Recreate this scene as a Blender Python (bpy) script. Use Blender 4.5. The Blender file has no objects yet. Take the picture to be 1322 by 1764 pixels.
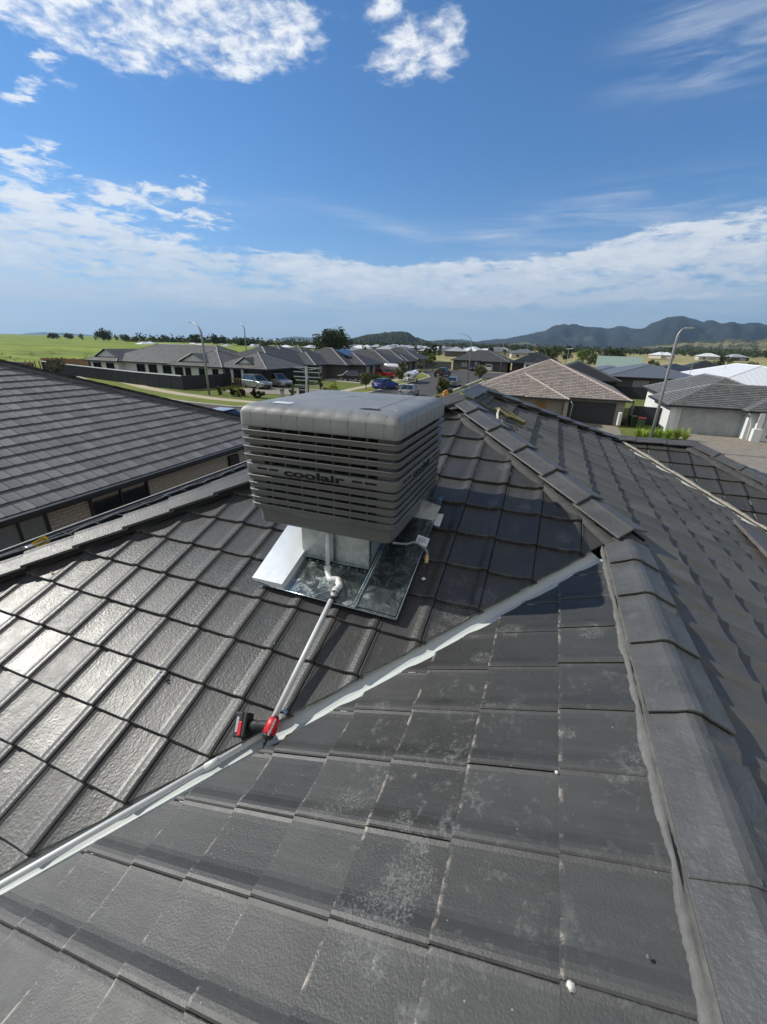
import bpy, bmesh, math, random
from mathutils import Vector, Matrix
import numpy as np
R=math.radians; PI=math.pi
random.seed(7)
SC=bpy.context.scene; COL=SC.collection
# ---------------------------------------------------------------- camera (solved from the tile grid)
FPX=721.0; YAW,PIT,ROL=-0.35835,0.38351,0.02506
def _basis():
    cy,sy,cp,sp=math.cos(YAW),math.sin(YAW),math.cos(PIT),math.sin(PIT)
    f=Vector((sy*cp,cy*cp,-sp)); r=Vector((cy,-sy,0)); u=r.cross(f); c,s=math.cos(ROL),math.sin(ROL)
    return c*r+s*u, -s*r+c*u, f
CR,CU,CF=_basis()
cam=bpy.data.cameras.new('camera'); camo=bpy.data.objects.new('camera',cam); COL.objects.link(camo)
cam.sensor_fit='HORIZONTAL'; cam.sensor_width=36; cam.lens=FPX/1322*36; cam.clip_start=.05; cam.clip_end=90000
camo.matrix_world=Matrix(((CR.x,CU.x,-CF.x,0),(CR.y,CU.y,-CF.y,0),(CR.z,CU.z,-CF.z,0),(0,0,0,1)))
SC.camera=camo
SC.view_settings.view_transform='Standard'; SC.view_settings.look='None'; SC.view_settings.exposure=0.12; SC.view_settings.gamma=1
G=-6.2                       # street level: the camera is the origin, 6.2 m above it
def ray(x,y): return CF*FPX+(x-661)*CR-(y-882)*CU
def gz(x,y,z=G):             # a ground point seen at a photograph pixel
    d=ray(x,y); return d*(z/d.z)
def far(x,y,D):              # a point at horizontal distance D
    d=ray(x,y); return d*(D/math.hypot(d.x,d.y))
# ---------------------------------------------------------------- sky and sun
SAZ,SEL=R(-92.0),R(36.5)
sun=bpy.data.lights.new('sun','SUN'); sun.energy=4.5; sun.angle=R(.5); sun.color=(1,.95,.86)
suno=bpy.data.objects.new('sun',sun); COL.objects.link(suno)
sd=Vector((math.sin(SAZ)*math.cos(SEL),math.cos(SAZ)*math.cos(SEL),math.sin(SEL)))
suno.rotation_euler=sd.to_track_quat('Z','Y').to_euler()
W=bpy.data.worlds.new('World'); SC.world=W; W.use_nodes=True
class NT:
    def __init__(s,t): s.t=t; t.nodes.clear()
    def n(s,ty,ins={},**k):
        o=s.t.nodes.new(ty)
        for a,b in k.items(): setattr(o,a,b)
        for a,b in ins.items():
            i=o.inputs[a]
            if isinstance(b,bpy.types.NodeSocket): s.t.links.new(b,i)
            elif b is not None:
                try: i.default_value=b
                except Exception: i.default_value=(*b,1)
        return o
    def m(s,op,a,b=None,c=None,clamp=False):
        o=s.n('ShaderNodeMath',{0:a},operation=op,use_clamp=clamp)
        for i,v in ((1,b),(2,c)):
            if v is None: continue
            if isinstance(v,bpy.types.NodeSocket): s.t.links.new(v,o.inputs[i])
            else: o.inputs[i].default_value=v
        return o.outputs[0]
    def v(s,op,a,b=None):
        o=s.n('ShaderNodeVectorMath',{0:a},operation=op)
        if b is not None:
            if isinstance(b,bpy.types.NodeSocket): s.t.links.new(b,o.inputs[1])
            else: o.inputs[1].default_value=b
        return o.outputs['Value' if op in('DOT_PRODUCT','LENGTH') else 'Vector']
    def noise(s,vec,sc,det=4,ro=.55,out='Fac',dist=0):
        return s.n('ShaderNodeTexNoise',{'Vector':vec,'Scale':sc,'Detail':det,'Roughness':ro,'Distortion':dist}).outputs[out]
    def ramp(s,f,stops,interp='LINEAR'):
        o=s.n('ShaderNodeValToRGB',{'Fac':f}); c=o.color_ramp; c.interpolation=interp
        while len(c.elements)<len(stops): c.elements.new(.5)
        for e,(p,col) in zip(c.elements,stops):
            e.position=p; e.color=(*col,1) if hasattr(col,'__len__') else (col,col,col,1)
        return o.outputs['Color']
    def mix(s,f,a,b,bt='MIX'):
        o=s.n('ShaderNodeMix',data_type='RGBA',blend_type=bt)
        for i,v in ((0,f),(6,a),(7,b)):
            if isinstance(v,bpy.types.NodeSocket): s.t.links.new(v,o.inputs[i])
            elif i==0: o.inputs[0].default_value=v
            else: o.inputs[i].default_value=(*v,1)
        return o.outputs[2]
def sky():
    t=NT(W.node_tree)
    sk=t.n('ShaderNodeTexSky',sky_type='NISHITA',sun_disc=False,sun_elevation=SEL,sun_rotation=SAZ,altitude=500,air_density=1.0,dust_density=.35,ozone_density=2.6).outputs[0]
    d=t.n('ShaderNodeTexCoord').outputs['Generated']
    xyz=t.n('ShaderNodeSeparateXYZ',{0:d}).outputs
    z=t.m('MAXIMUM',xyz[2],.0)
    zz=t.m('ADD',z,.07)
    p=t.n('ShaderNodeCombineXYZ',{0:t.m('DIVIDE',xyz[0],zz),1:t.m('DIVIDE',xyz[1],zz),2:0.}).outputs[0]
    az=t.m('ARCTAN2',xyz[0],xyz[1])
    q=t.n('ShaderNodeCombineXYZ',{0:az,1:t.m('MULTIPLY',z,3.2),2:.3}).outputs[0]
    q2=t.n('ShaderNodeCombineXYZ',{0:az,1:t.m('MULTIPLY',z,6.5),2:.9}).outputs[0]
    def blob(x,y,wx,wy,rot=0):      # soft region of sky around the direction seen at a photograph pixel
        c=ray(x,y).normalized(); r=CR-c*CR.dot(c); r.normalize(); u=c.cross(r)*-1
        cs,sn=math.cos(R(rot)),math.sin(R(rot)); r,u=r*cs+u*sn,u*cs-r*sn
        L=ray(x,y).length
        a=t.m('DIVIDE',t.v('DOT_PRODUCT',t.v('SUBTRACT',d,tuple(c)),tuple(r)),wx/L); b=t.m('DIVIDE',t.v('DOT_PRODUCT',t.v('SUBTRACT',d,tuple(c)),tuple(u)),wy/L)
        e=t.m('ADD',t.m('MULTIPLY',a,a),t.m('MULTIPLY',b,b))
        return t.m('EXPONENT',t.m('MULTIPLY',e,-1.))
    def msum(l,clamp=True):
        o=l[0]
        for k in l[1:]: o=t.m('ADD',o,k)
        return t.m('MINIMUM',o,1.0)
    S=t.n('ShaderNodeMapRange',clamp=True,interpolation_type='SMOOTHSTEP')
    def sm(v,a,b):
        return t.n('ShaderNodeMapRange',{0:v,1:a,2:b,3:0.,4:1.},clamp=True,interpolation_type='SMOOTHSTEP').outputs[0]
    # high mackerel clouds, upper left and upper middle
    hi=msum([blob(60,5,200,48,-12),blob(300,10,210,62,-8),blob(170,72,90,30,-28),blob(470,40,85,48),blob(420,118,40,16),t.m('MULTIPLY',blob(705,95,70,42),1.15),blob(665,5,32,18),blob(780,60,34,40),t.m('MULTIPLY',blob(95,130,45,18,-30),.6)])
    n1=t.noise(p,15.,6,.60,dist=.25); n2=t.noise(p,4.2,3,.5)
    f1=t.m('ADD',t.m('MULTIPLY',n1,.75),t.m('MULTIPLY',n2,.4))
    c1=t.m('MULTIPLY',sm(t.m('ADD',f1,t.m('MULTIPLY',hi,.40)),.74,1.12),sm(hi,.10,.62))
    # scattered flecks mid left
    mid=msum([blob(20,285,110,32,8),t.m('MULTIPLY',blob(40,345,130,36,5),.8),blob(260,330,110,24,10),blob(345,375,60,26),blob(290,412,50,14),blob(205,372,60,9),t.m('MULTIPLY',blob(130,60,70,70,0),.3),blob(60,130,80,20,30)])
    c2=t.m('MULTIPLY',sm(t.m('ADD',t.noise(q,19,6,.62,dist=.4),t.m('MULTIPLY',mid,.27)),.67,.85),sm(mid,.1,.55))
    # thin veils
    ve=msum([t.m('MULTIPLY',blob(1260,45,120,62,20),1.9),blob(650,385,130,12,-12),blob(870,410,90,16,-10),blob(1010,370,130,30,10),blob(960,435,90,14,5),blob(1180,350,140,30,5),t.m('MULTIPLY',blob(200,330,260,16,-6),.7)])
    mp=t.n('ShaderNodeMapping',{0:q,'Rotation':(0,0,.25),'Scale':(1.,3.2,1.)}).outputs[0]
    c3=t.m('MULTIPLY',t.m('MULTIPLY',sm(t.noise(mp,5,5,.6,dist=.5),.34,.8),ve),.55)
    # low bank along the horizon
    bk=msum([t.m('MULTIPLY',blob(20,395,170,56,-10),1.5),t.m('MULTIPLY',blob(180,440,200,42,-8),1.35),t.m('MULTIPLY',blob(90,490,220,30,-4),1.1),blob(480,450,110,22,2),blob(340,490,240,24,-4),blob(650,480,150,24,-4),blob(830,478,170,30,2),blob(1020,466,150,32,8),blob(1180,442,150,42,12),blob(1320,420,110,62),blob(1130,410,60,18,12),t.m('MULTIPLY',blob(900,510,400,22,2),.7)])
    nb=t.noise(q,8.5,8,.62,dist=.45); nb2=t.noise(q2,13,6,.65); nb3=t.noise(q,27,6,.62,dist=.3)
    fb=t.m('ADD',t.m('MULTIPLY',nb,.62),t.m('ADD',t.m('MULTIPLY',nb2,.26),t.m('MULTIPLY',nb3,.34)))
    c4=t.m('MULTIPLY',sm(t.m('ADD',fb,t.m('MULTIPLY',bk,.25)),.715,.86),sm(bk,.10,.6))
    # grey flat undersides lower down
    lo=msum([blob(120,520,330,42,0),blob(420,540,300,34,0),blob(760,530,300,34,0),blob(1150,520,330,46,4)])
    c5=t.m('MULTIPLY',sm(t.m('ADD',t.noise(q2,5.5,7,.65,dist=.4),t.m('MULTIPLY',lo,.22)),.48,.86),t.m('MULTIPLY',lo,.75))
    haz=t.m('POWER',t.m('SUBTRACT',1.,t.m('MINIMUM',t.m('MULTIPLY',z,2.6),1.)),3.)
    skc=t.mix(1.,sk,(.36,.76,1.10),'MULTIPLY')
    skc=t.mix(t.m('MULTIPLY',haz,.86),skc,(5.0,6.3,7.6))
    bright=t.mix(t.noise(q,11,4),(7.2,7.5,7.9),(8.8,8.9,9.0)); grey=t.mix(t.noise(q,9,4),(5.4,6.3,7.3),(6.9,7.4,8.0))
    sh=sm(t.m('ADD',t.m('SUBTRACT',t.m('ADD',t.m('MULTIPLY',nb,.6),t.m('MULTIPLY',nb3,.55)),t.m('MULTIPLY',nb2,.3)),t.m('MULTIPLY',t.m('SUBTRACT',z,.16),1.4)),.33,.55)
    o=t.mix(c3,skc,(6.6,7.1,7.7)); o=t.mix(t.m('MULTIPLY',c5,.85),o,grey)
    o=t.mix(t.m('MULTIPLY',c4,.93),o,t.mix(sh,grey,bright))
    o=t.mix(t.m('MULTIPLY',c2,.9),o,(8.2,8.4,8.6)); o=t.mix(t.m('MULTIPLY',c1,.92),o,t.mix(sm(n1,.38,.60),(6.6,7.2,8.0),(9.0,9.1,9.2)))
    # unseen bright cloud added behind and above the camera to give neutral fill light
    bh=t.v('DOT_PRODUCT',d,tuple(Vector((CF.x,CF.y,0)).normalized()))
    beh=t.m('MAXIMUM',sm(t.m('MULTIPLY',bh,-1.),-.05,.35),sm(z,.90,.97))
    cv=sm(t.m('ADD',t.noise(p,1.1,6,.6),.12),.42,.62)
    o=t.mix(t.m('MULTIPLY',t.m('MULTIPLY',beh,cv),.9),o,(5.6,5.3,4.8))
    bg=t.n('ShaderNodeBackground',{'Color':o,'Strength':.108})
    t.n('ShaderNodeOutputWorld',{'Surface':bg.outputs[0]})
sky()
# ---------------------------------------------------------------- materials
MATS={}
def pr(name,col,rough=.7,col2=None,sc=6.,bump=0.,bsc=None,metal=0.,spec=.5,coord='Object',det=4,hook=None,coat=0,trans=0):
    if name in MATS: return MATS[name]
    m=bpy.data.materials.new(name); m.use_nodes=True; t=NT(m.node_tree)
    tc=t.n('ShaderNodeTexCoord').outputs[coord]
    if col2 is None: col2=tuple(c*.82 for c in col)
    n=t.noise(tc,sc,det); c=t.mix(t.ramp(n,[(.3,0.),(.7,1.)]),col2,col)
    b=t.n('ShaderNodeBsdfPrincipled',{'Metallic':metal,'Specular IOR Level':spec,'Coat Weight':coat,'Coat Roughness':.08})
    rg=t.m('ADD',t.m('MULTIPLY',t.noise(tc,sc*2.3,3),.16),rough-.08)
    h=t.noise(tc,bsc or sc*6,5) if bump else None
    if hook: c,rg,h=hook(t,tc,c,rg,h) 
    t.t.links.new(c,b.inputs['Base Color']); 
    if isinstance(rg,bpy.types.NodeSocket): t.t.links.new(rg,b.inputs['Roughness'])
    if h is not None:
        bp=t.n('ShaderNodeBump',{'Height':h,'Distance':max(bump,.0005),'Strength':.8}); t.t.links.new(bp.outputs[0],b.inputs['Normal'])
    t.n('ShaderNodeOutputMaterial',{'Surface':b.outputs[0]})
    MATS[name]=m; return m
def fr(t,v,s):  # fraction of v/s
    return t.m('FRACT',t.m('DIVIDE',v,s))
def UVA(x,y):
    d=ray(x,y); p=d*((-1.85943-.41317*1.79443)/(d.z-.41317*d.y)); return (p.x+3.50692,(p.y-1.79443)/.92422)
def UVB(x,y):
    d=ray(x,y); p=d*((-1.45279-.41317*.24998)/(d.z-.41317*d.x)); return ((1.55537-p.y)/.2983*.3,(p.x-.24998)/.92422*.329/.352)
def tile_hook(dust=.25,wear=0.,ph=0.0,spots=(),dark=(),bs=150.):
    def h(t,tc,c,rg,_):
        x,y,_z=t.n('ShaderNodeSeparateXYZ',{0:tc}).outputs
        cell=t.n('ShaderNodeCombineXYZ',{0:t.m('FLOOR',t.m('DIVIDE',x,.3)),1:t.m('FLOOR',t.m('DIVIDE',y,.329)),2:ph}).outputs[0]
        rnd=t.n('ShaderNodeTexWhiteNoise',{'Vector':cell}).outputs['Value']
        c=t.mix(1.,c,t.ramp(rnd,[(0,.76),(1,1.2)]),'MULTIPLY'); c=t.mix(t.m('MULTIPLY',t.n('ShaderNodeSeparateColor',{0:t.n('ShaderNodeTexWhiteNoise',{'Vector':cell}).outputs['Color']}).outputs[1],.14),c,(.058,.052,.043))
        u=fr(t,x,.3); v=fr(t,y,.329)
        off=t.v('ADD',tc,(ph*7.3,ph*3.1,0))
        big=t.noise(off,1.1,4,.6); fine=t.noise(off,34,5,.75); med=t.noise(off,9,5,.7,dist=.8)
        # chalky scuffs: irregular, stronger in a few spots
        sc=t.m('MULTIPLY',t.n('ShaderNodeMapRange',{0:t.m('ADD',t.m('MULTIPLY',fine,.55),t.m('MULTIPLY',med,.6)),1:.61,2:.78,3:0.,4:1.},clamp=True).outputs[0],
                     t.n('ShaderNodeMapRange',{0:big,1:.42,2:.72,3:0.,4:1.},clamp=True).outputs[0])
        c=t.mix(t.m('MULTIPLY',sc,dust),c,(.26,.27,.26))
        def patch(lst):
            o=None
            for (u0,v0,r,k) in lst:
                dd=t.v('LENGTH',t.v('SUBTRACT',t.v('MULTIPLY',tc,(1.,1.,0.)),(u0,v0,0.)))
                e=t.m('MULTIPLY',t.m('MAXIMUM',t.m('SUBTRACT',1.,t.m('DIVIDE',dd,r)),0.),k); o=e if o is None else t.m('MAXIMUM',o,e)
            return o
        if spots:
            blot=t.noise(off,44,8,.82,dist=2.2)
            e=t.n('ShaderNodeMapRange',{0:t.m('ADD',t.m('MULTIPLY',t.m('MINIMUM',patch(spots),.45),.34),blot),1:.645,2:.74,3:0.,4:1.},clamp=True).outputs[0]
            c=t.mix(t.m('MULTIPLY',e,.42),c,(.34,.345,.33)); sc=t.m('MAXIMUM',sc,e)
        if dark:
            e=t.n('ShaderNodeMapRange',{0:t.m('ADD',t.m('MULTIPLY',patch(dark),.5),t.noise(off,24,5,.7,dist=1.)),1:.66,2:.76,3:0.,4:1.},clamp=True).outputs[0]
            c=t.mix(t.m('MULTIPLY',e,.55),c,(.018,.019,.019))
        stk=t.noise(t.n('ShaderNodeMapping',{0:off,'Scale':(14.,1.3,1.)}).outputs[0],1.6,5,.65)
        c=t.mix(1.,c,t.ramp(stk,[(.3,.84),(.7,1.12)]),'MULTIPLY')
        # dust settling as a faint film and specks
        c=t.mix(t.m('MULTIPLY',t.noise(off,3.3,5,.65),.14),c,(.16,.155,.145))
        vor=t.n('ShaderNodeTexVoronoi',{'Vector':off,'Scale':30.}).outputs['Distance']
        sp=t.m('MULTIPLY',t.m('LESS_THAN',vor,.075),t.m('GREATER_THAN',t.noise(off,4.,2),.56))
        c=t.mix(t.m('MULTIPLY',sp,.55),c,(.38,.37,.34))
        if wear:
            e=t.m('SUBTRACT',1.,t.m('MINIMUM',t.m('DIVIDE',t.m('MINIMUM',v,t.m('ADD',t.m('ABSOLUTE',t.m('SUBTRACT',v,.015)),0)),.035),1.))
            e=t.m('MULTIPLY',e,t.n('ShaderNodeMapRange',{0:t.noise(off,8,8,.85,dist=.6),1:.50,2:.60,3:0.,4:1.},clamp=True).outputs[0])
            c=t.mix(t.m('MULTIPLY',e,wear),c,(.42,.37,.31))
            e2=t.m('MULTIPLY',t.m('LESS_THAN',t.m('MINIMUM',u,t.m('SUBTRACT',1.,u)),.012),t.m('GREATER_THAN',t.noise(off,26,5,.7),.52))
            c=t.mix(t.m('MULTIPLY',e2,wear*.28),c,(.22,.21,.19))
        h=t.m('ADD',t.m('MULTIPLY',t.n('ShaderNodeTexVoronoi',{'Vector':off,'Scale':bs},feature='SMOOTH_F1').outputs['Distance'],.55),t.m('ADD',t.m('MULTIPLY',t.noise(off,bs*.8,5,.65),.8),t.m('MULTIPLY',t.noise(off,30,3,.6),.5)))
        rg=t.m('ADD',t.m('ADD',rg,t.m('MULTIPLY',sc,.25)),t.m('MULTIPLY',t.m('SUBTRACT',rnd,.5),.08))
        return c,rg,h
    return h
T_A=pr('roof_tile_glossy',(.050,.051,.049),.43,(.035,.036,.035),5,bump=.0021,coord='UV',hook=tile_hook(.34,.18,1.,[(*UVA(790,1055),.16,1.),(*UVA(838,1030),.13,1.),(*UVA(755,1090),.10,.9),(*UVA(700,1000),.05,.6),(*UVA(868,802),.10,.8),(*UVA(905,872),.08,.8),(*UVA(975,925),.10,.8),(*UVA(440,960),.08,.7),(*UVA(470,1000),.06,.8),(*UVA(850,865),.08,.7)],bs=78.),spec=.48)
T_B=pr('roof_tile_worn',(.048,.0505,.048),.50,(.035,.037,.0355),4,bump=.0011,coord='UV',hook=tile_hook(.75,.95,2.,[(*UVB(700,1505),.13,1.),(*UVB(640,1590),.16,.95),(*UVB(690,1420),.07,1.1),(*UVB(720,1450),.06,1.1),(*UVB(775,1435),.035,1.4),(*UVB(600,1375),.12,.7),(*UVB(1020,1085),.10,.9),(*UVB(880,1085),.12,.8),(*UVB(830,1130),.10,.8),(*UVB(660,1215),.08,.8),(*UVB(1095,1300),.05,.8),(*UVB(980,1260),.06,.7),(*UVB(810,1370),.05,.8),(*UVB(560,1400),.1,.7),(*UVB(680,1560),.10,.9)],[(*UVB(745,1265),.10,1.),(*UVB(705,1290),.07,1.),(*UVB(760,1210),.08,.9)]),spec=.42)
T_C=pr('roof_tile_sheen_lightened',(.120,.117,.106),.60,(.090,.088,.080),4,bump=.0012,coord='UV',hook=tile_hook(.5,.25,3.),spec=.3)  # same tile with its colour lightened for this slope's grazing sky sheen
T_F=pr('roof_tile_dark',(.056,.056,.052),.5,(.042,.042,.039),4,bump=.001,coord='UV',hook=tile_hook(.25,.2,4.))
T_N=pr('roof_tile_neighbour',(.20,.195,.185),.65,(.165,.162,.155),2.2,bump=.001,coord='UV',hook=tile_hook(.08,.0,5.))
CAPM=pr('ridge_cap_concrete',(.105,.106,.102),.48,(.068,.069,.067),7,bump=.0045,bsc=70,hook=lambda t,tc,c,rg,h:(t.mix(t.m('MULTIPLY',t.n('ShaderNodeMapRange',{0:t.noise(tc,13,6,.75),1:.58,2:.72,3:0.,4:1.},clamp=True).outputs[0],.35),c,(.2,.195,.18)),rg,h))
CAPN=pr('ridge_cap_neighbour',(.105,.106,.108),.6,(.055,.056,.058),5,bump=.001)
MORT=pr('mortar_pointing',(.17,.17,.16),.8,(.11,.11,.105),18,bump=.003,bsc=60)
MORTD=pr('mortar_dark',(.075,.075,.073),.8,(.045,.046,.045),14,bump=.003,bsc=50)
MORTL=pr('mortar_cream',(.50,.46,.38),.9,(.30,.27,.22),20,bump=.003,bsc=60)
CUT=pr('cut_tile_edge',(.20,.185,.16),.9,(.09,.085,.075),25)
VAL=pr('valley_zinc',(.56,.60,.58),.50,(.48,.52,.50),3,metal=.0,bump=.0006,bsc=30)
def galv_hook(t,tc,c,rg,h):
    v=t.n('ShaderNodeTexVoronoi',{'Vector':tc,'Scale':26.}); k=t.n('ShaderNodeSeparateColor',{0:v.outputs['Color']}).outputs[0]
    st=t.n('ShaderNodeMapRange',{0:t.noise(tc,11,7,.75,dist=1.2),1:.5,2:.68,3:0.,4:1.},clamp=True).outputs[0]
    c=t.mix(1.,c,t.ramp(k,[(0,.86),(1,1.06)]),'MULTIPLY'); c=t.mix(t.m('MULTIPLY',st,.14),c,(.72,.75,.75))
    rg=t.m('ADD',t.m('ADD',rg,t.m('MULTIPLY',k,.06)),t.m('MULTIPLY',st,.3))
    return c,rg,t.noise(tc,2.2,3)
GALV=pr('galvanised_sheet',(.36,.41,.405),.20,(.29,.335,.33),4,metal=.95,bump=.006,hook=galv_hook)
GALVB=pr('galvanised_duct',(.60,.63,.62),.42,(.5,.53,.52),4,metal=.75,bump=.004,hook=galv_hook)
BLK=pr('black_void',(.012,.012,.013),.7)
# ---------------------------------------------------------------- objects
def tag(o,label=None,cat=None,group=None,kind=None):
    if label: o['label']=label
    if cat: o['category']=cat
    if group: o['group']=group
    if kind: o['kind']=kind
    return o
def thing(name,label,cat,loc=(0,0,0),rz=0,group=None):
    o=bpy.data.objects.new(name,None); COL.objects.link(o); o.location=loc; o.rotation_euler=(0,0,rz); o.empty_display_size=.2
    return tag(o,label,cat,group)
def V3(p): return Vector(p)
class MB:
    def __init__(s): s.v=[];s.f=[];s.m=[];s.uv=[]
    def add(s,vs,fs,m=0,uv=None):
        b=len(s.v); s.v+=[tuple(p) for p in vs]
        for i,f in enumerate(fs): s.f.append(tuple(b+k for k in f)); s.m.append(m); s.uv.append(uv[i] if uv else None)
        return s
    def quad(s,*p,m=0): return s.add(p,[tuple(range(len(p)))],m)
    def box(s,c,d,rz=0,m=0,top=1.,rx=None):
        x,y,z=d[0]/2,d[1]/2,d[2]/2
        vs=[Vector((a*x*(top if e>0 else 1),b*y*(top if e>0 else 1),e*z)) for e in(-1,1) for b in(-1,1) for a in(-1,1)]
        M=(rx if rx is not None else Matrix.Rotation(rz,3,'Z')); C=Vector(c)
        return s.add([C+M@p for p in vs],[(0,2,3,1),(4,5,7,6),(0,1,5,4),(2,6,7,3),(0,4,6,2),(1,3,7,5)],m)
    def prism(s,poly,z0,z1,m=0):
        n=len(poly); a=sum(poly[i][0]*poly[(i+1)%n][1]-poly[(i+1)%n][0]*poly[i][1] for i in range(n))
        if a<0: poly=poly[::-1]
        vs=[(x,y,z0) for x,y in poly]+[(x,y,z1) for x,y in poly]
        return s.add(vs,[tuple(range(n))[::-1],tuple(range(n,2*n))]+[(i,(i+1)%n,n+(i+1)%n,n+i) for i in range(n)],m)
    def tube(s,path,r,n=8,m=0,cap=True):
        P=[Vector(p) for p in path]; rr=r if hasattr(r,'__len__') else [r]*len(P); vs=[];fs=[]
        up=Vector((0,0,1)); prev=None
        for i,p in enumerate(P):
            d=(P[min(i+1,len(P)-1)]-P[max(i-1,0)]).normalized()
            if prev is None:
                a=d.cross(up); a=a if a.length>1e-3 else d.cross(Vector((1,0,0)))
            else: a=prev-d*prev.dot(d)
            a.normalize(); prev=a; b=d.cross(a)
            vs+=[p+(a*math.cos(2*PI*k/n)+b*math.sin(2*PI*k/n))*rr[i] for k in range(n)]
        for i in range(len(P)-1):
            for k in range(n): fs.append((i*n+k,i*n+(k+1)%n,(i+1)*n+(k+1)%n,(i+1)*n+k)[::-1])
        if cap: fs+=[tuple(range(n)),tuple(range((len(P)-1)*n,len(P)*n))[::-1]]
        return s.add(vs,fs,m)
    def loft(s,rings,m=0,cap0=True,cap1=True):
        n=len(rings[0]); vs=[p for r in rings for p in r]; fs=[]
        for i in range(len(rings)-1):
            for k in range(n): fs.append((i*n+k,i*n+(k+1)%n,(i+1)*n+(k+1)%n,(i+1)*n+k))
        if cap0: fs.append(tuple(range(n))[::-1])
        if cap1: fs.append(tuple(range((len(rings)-1)*n,len(rings)*n)))
        return s.add(vs,fs,m)
    def build(s,name,mats,parent=None,smooth=False,bevel=0,uvs=True,seg=2):
        me=bpy.data.meshes.new(name); me.from_pydata([tuple(p) for p in s.v],[],s.f)
        mats=mats if isinstance(mats,(list,tuple)) else [mats]
        for q in mats: me.materials.append(q)
        for i,p in enumerate(me.polygons): p.material_index=s.m[i]; p.use_smooth=smooth
        if uvs:
            L=me.uv_layers.new(name='UVMap').data
            for i,p in enumerate(me.polygons):
                u=s.uv[i]
                if u is None:
                    n=p.normal
                    for li in p.loop_indices:
                        c=me.vertices[me.loops[li].vertex_index].co
                        if abs(n.z)>.7: L[li].uv=(c.x,c.y)
                        elif abs(n.x)>abs(n.y): L[li].uv=(c.y,c.z)
                        else: L[li].uv=(c.x,c.z)
                else:
                    for li,q in zip(p.loop_indices,u): L[li].uv=q
        o=bpy.data.objects.new(name,me); COL.objects.link(o)
        if parent is not None: o.parent=parent
        if bevel:
            b=o.modifiers.new('bevel','BEVEL'); b.width=bevel; b.segments=seg; b.limit_method='ANGLE'; b.angle_limit=R(35)
        return o
def children(o): return list(o.children)
def copy_tree(o,parent=None):
    c=o.copy(); COL.objects.link(c); c.parent=parent
    for ch in children(o): copy_tree(ch,c)
    return c
def struct(o): o['kind']='structure'; return o
# ---------------------------------------------------------------- roofs
T=.41317; GA=.32892; CO=math.cos(math.atan(T)); GH=GA*CO
XR,ZR,ZC,YJ,VX=.704,-1.2652,-.9743,3.2327,-2.5286
def tiles(name,O,ud,grad,iu,iv,cuts,mat,parent,step=.027,H=.017,fine=True,g=GA,jit=1.,seed=1,lip=None,du=.3,jd=.009):
    """every tile of one roof slope; O = a tile's lower left corner, ud = contour direction, grad = uphill direction in plan"""
    rnd=random.Random(seed)
    u=Vector((*ud,0)); v=Vector((grad[0]*CO,grad[1]*CO,T*CO)); n=u.cross(v); O=Vector(O)
    if fine: us=[0,.004,.02,.045,.07,.10,.16,.205,.225,.245,.262,.278,.291,.2965]
    else: us=[0,.03,.07,.15,.22,.262,.296]
    def prof(x):
        a=0
        for c,w,hh in ((.272,.062,1.),(-.028,.062,1.)):
            d=abs(x-c)/w
            if d<1: a+=hh*(.5+.5*math.cos(PI*d))
        return H*a + (-.0015*math.sin(PI*min(max((x-.05)/.17,0),1)))
    vs=[];fs=[];uv=[];mi=[]
    for j in range(*iv):
        for i in range(*iu):
            dn=rnd.gauss(0,.0009)*jit; dv=rnd.gauss(0,.0022)*jit; sk=rnd.gauss(0,.0018)*jit; tl=rnd.gauss(0,.0012)*jit
            rows=[(0,-step-.012),(0.0,-.0045),(.0045,0.)]+([(g*.3,0),(g*.65,0)] if fine else [])+[(g+.012,0)]
            b=len(vs)
            for r,(vv,ho) in enumerate(rows):
                for k,x in enumerate(us):
                    h=ho-(step*(vv/g) if r>=2 else 0)+prof(x)+dn+tl*(x/.3-.5)*2
                    if k==0 and fine: h-=.004
                    if k==len(us)-1: h-=jd if r>=2 else 0
                    w=vv+dv+sk*(x/.3-.5)*(1 if r<3 else .3)
                    vs.append(O+u*(i*du+x)+v*(j*g+w)+n*h)
                    uv.append((i*.3+x,j*.329+vv*.329/g))
            m=len(us)
            for r in range(len(rows)-1):
                for k in range(m-1): fs.append((b+r*m+k,b+r*m+k+1,b+(r+1)*m+k+1,b+(r+1)*m+k))
    me=bpy.data.meshes.new(name); me.from_pydata([tuple(p) for p in vs],[],fs); me.materials.append(mat); me.materials.append(CUT)
    L=me.uv_layers.new(name='UVMap').data
    for l in me.loops: L[l.index].uv=uv[l.vertex_index]
    bm=bmesh.new(); bm.from_mesh(me)
    for c in cuts:
        co,no=c[0],c[1]; co=Vector((co[0],co[1],-1.5)); no=Vector((no[0],no[1],0))
        if len(c)>2 and c[2]=='rag':   # ragged hand-cut edge
            pass
        res=bmesh.ops.bisect_plane(bm,geom=bm.verts[:]+bm.edges[:]+bm.faces[:],plane_co=co,plane_no=no,clear_outer=True,dist=1e-5)
        if len(c)>2:
            ed=[e for e in res['geom_cut'] if isinstance(e,bmesh.types.BMEdge)]
            ex=bmesh.ops.extrude_edge_only(bm,edges=ed)
            for q in ex['geom']:
                if isinstance(q,bmesh.types.BMVert): q.co+=-n*.026-Vector((no[0],no[1],0)).normalized()*.004+Vector((rnd.gauss(0,.002),rnd.gauss(0,.002),0))
                if isinstance(q,bmesh.types.BMFace): q.material_index=1
    bm.to_mesh(me); bm.free()
    for p in me.polygons: p.use_smooth=False
    o=bpy.data.objects.new(name,me); COL.objects.link(o); o.parent=parent
    return o
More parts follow.
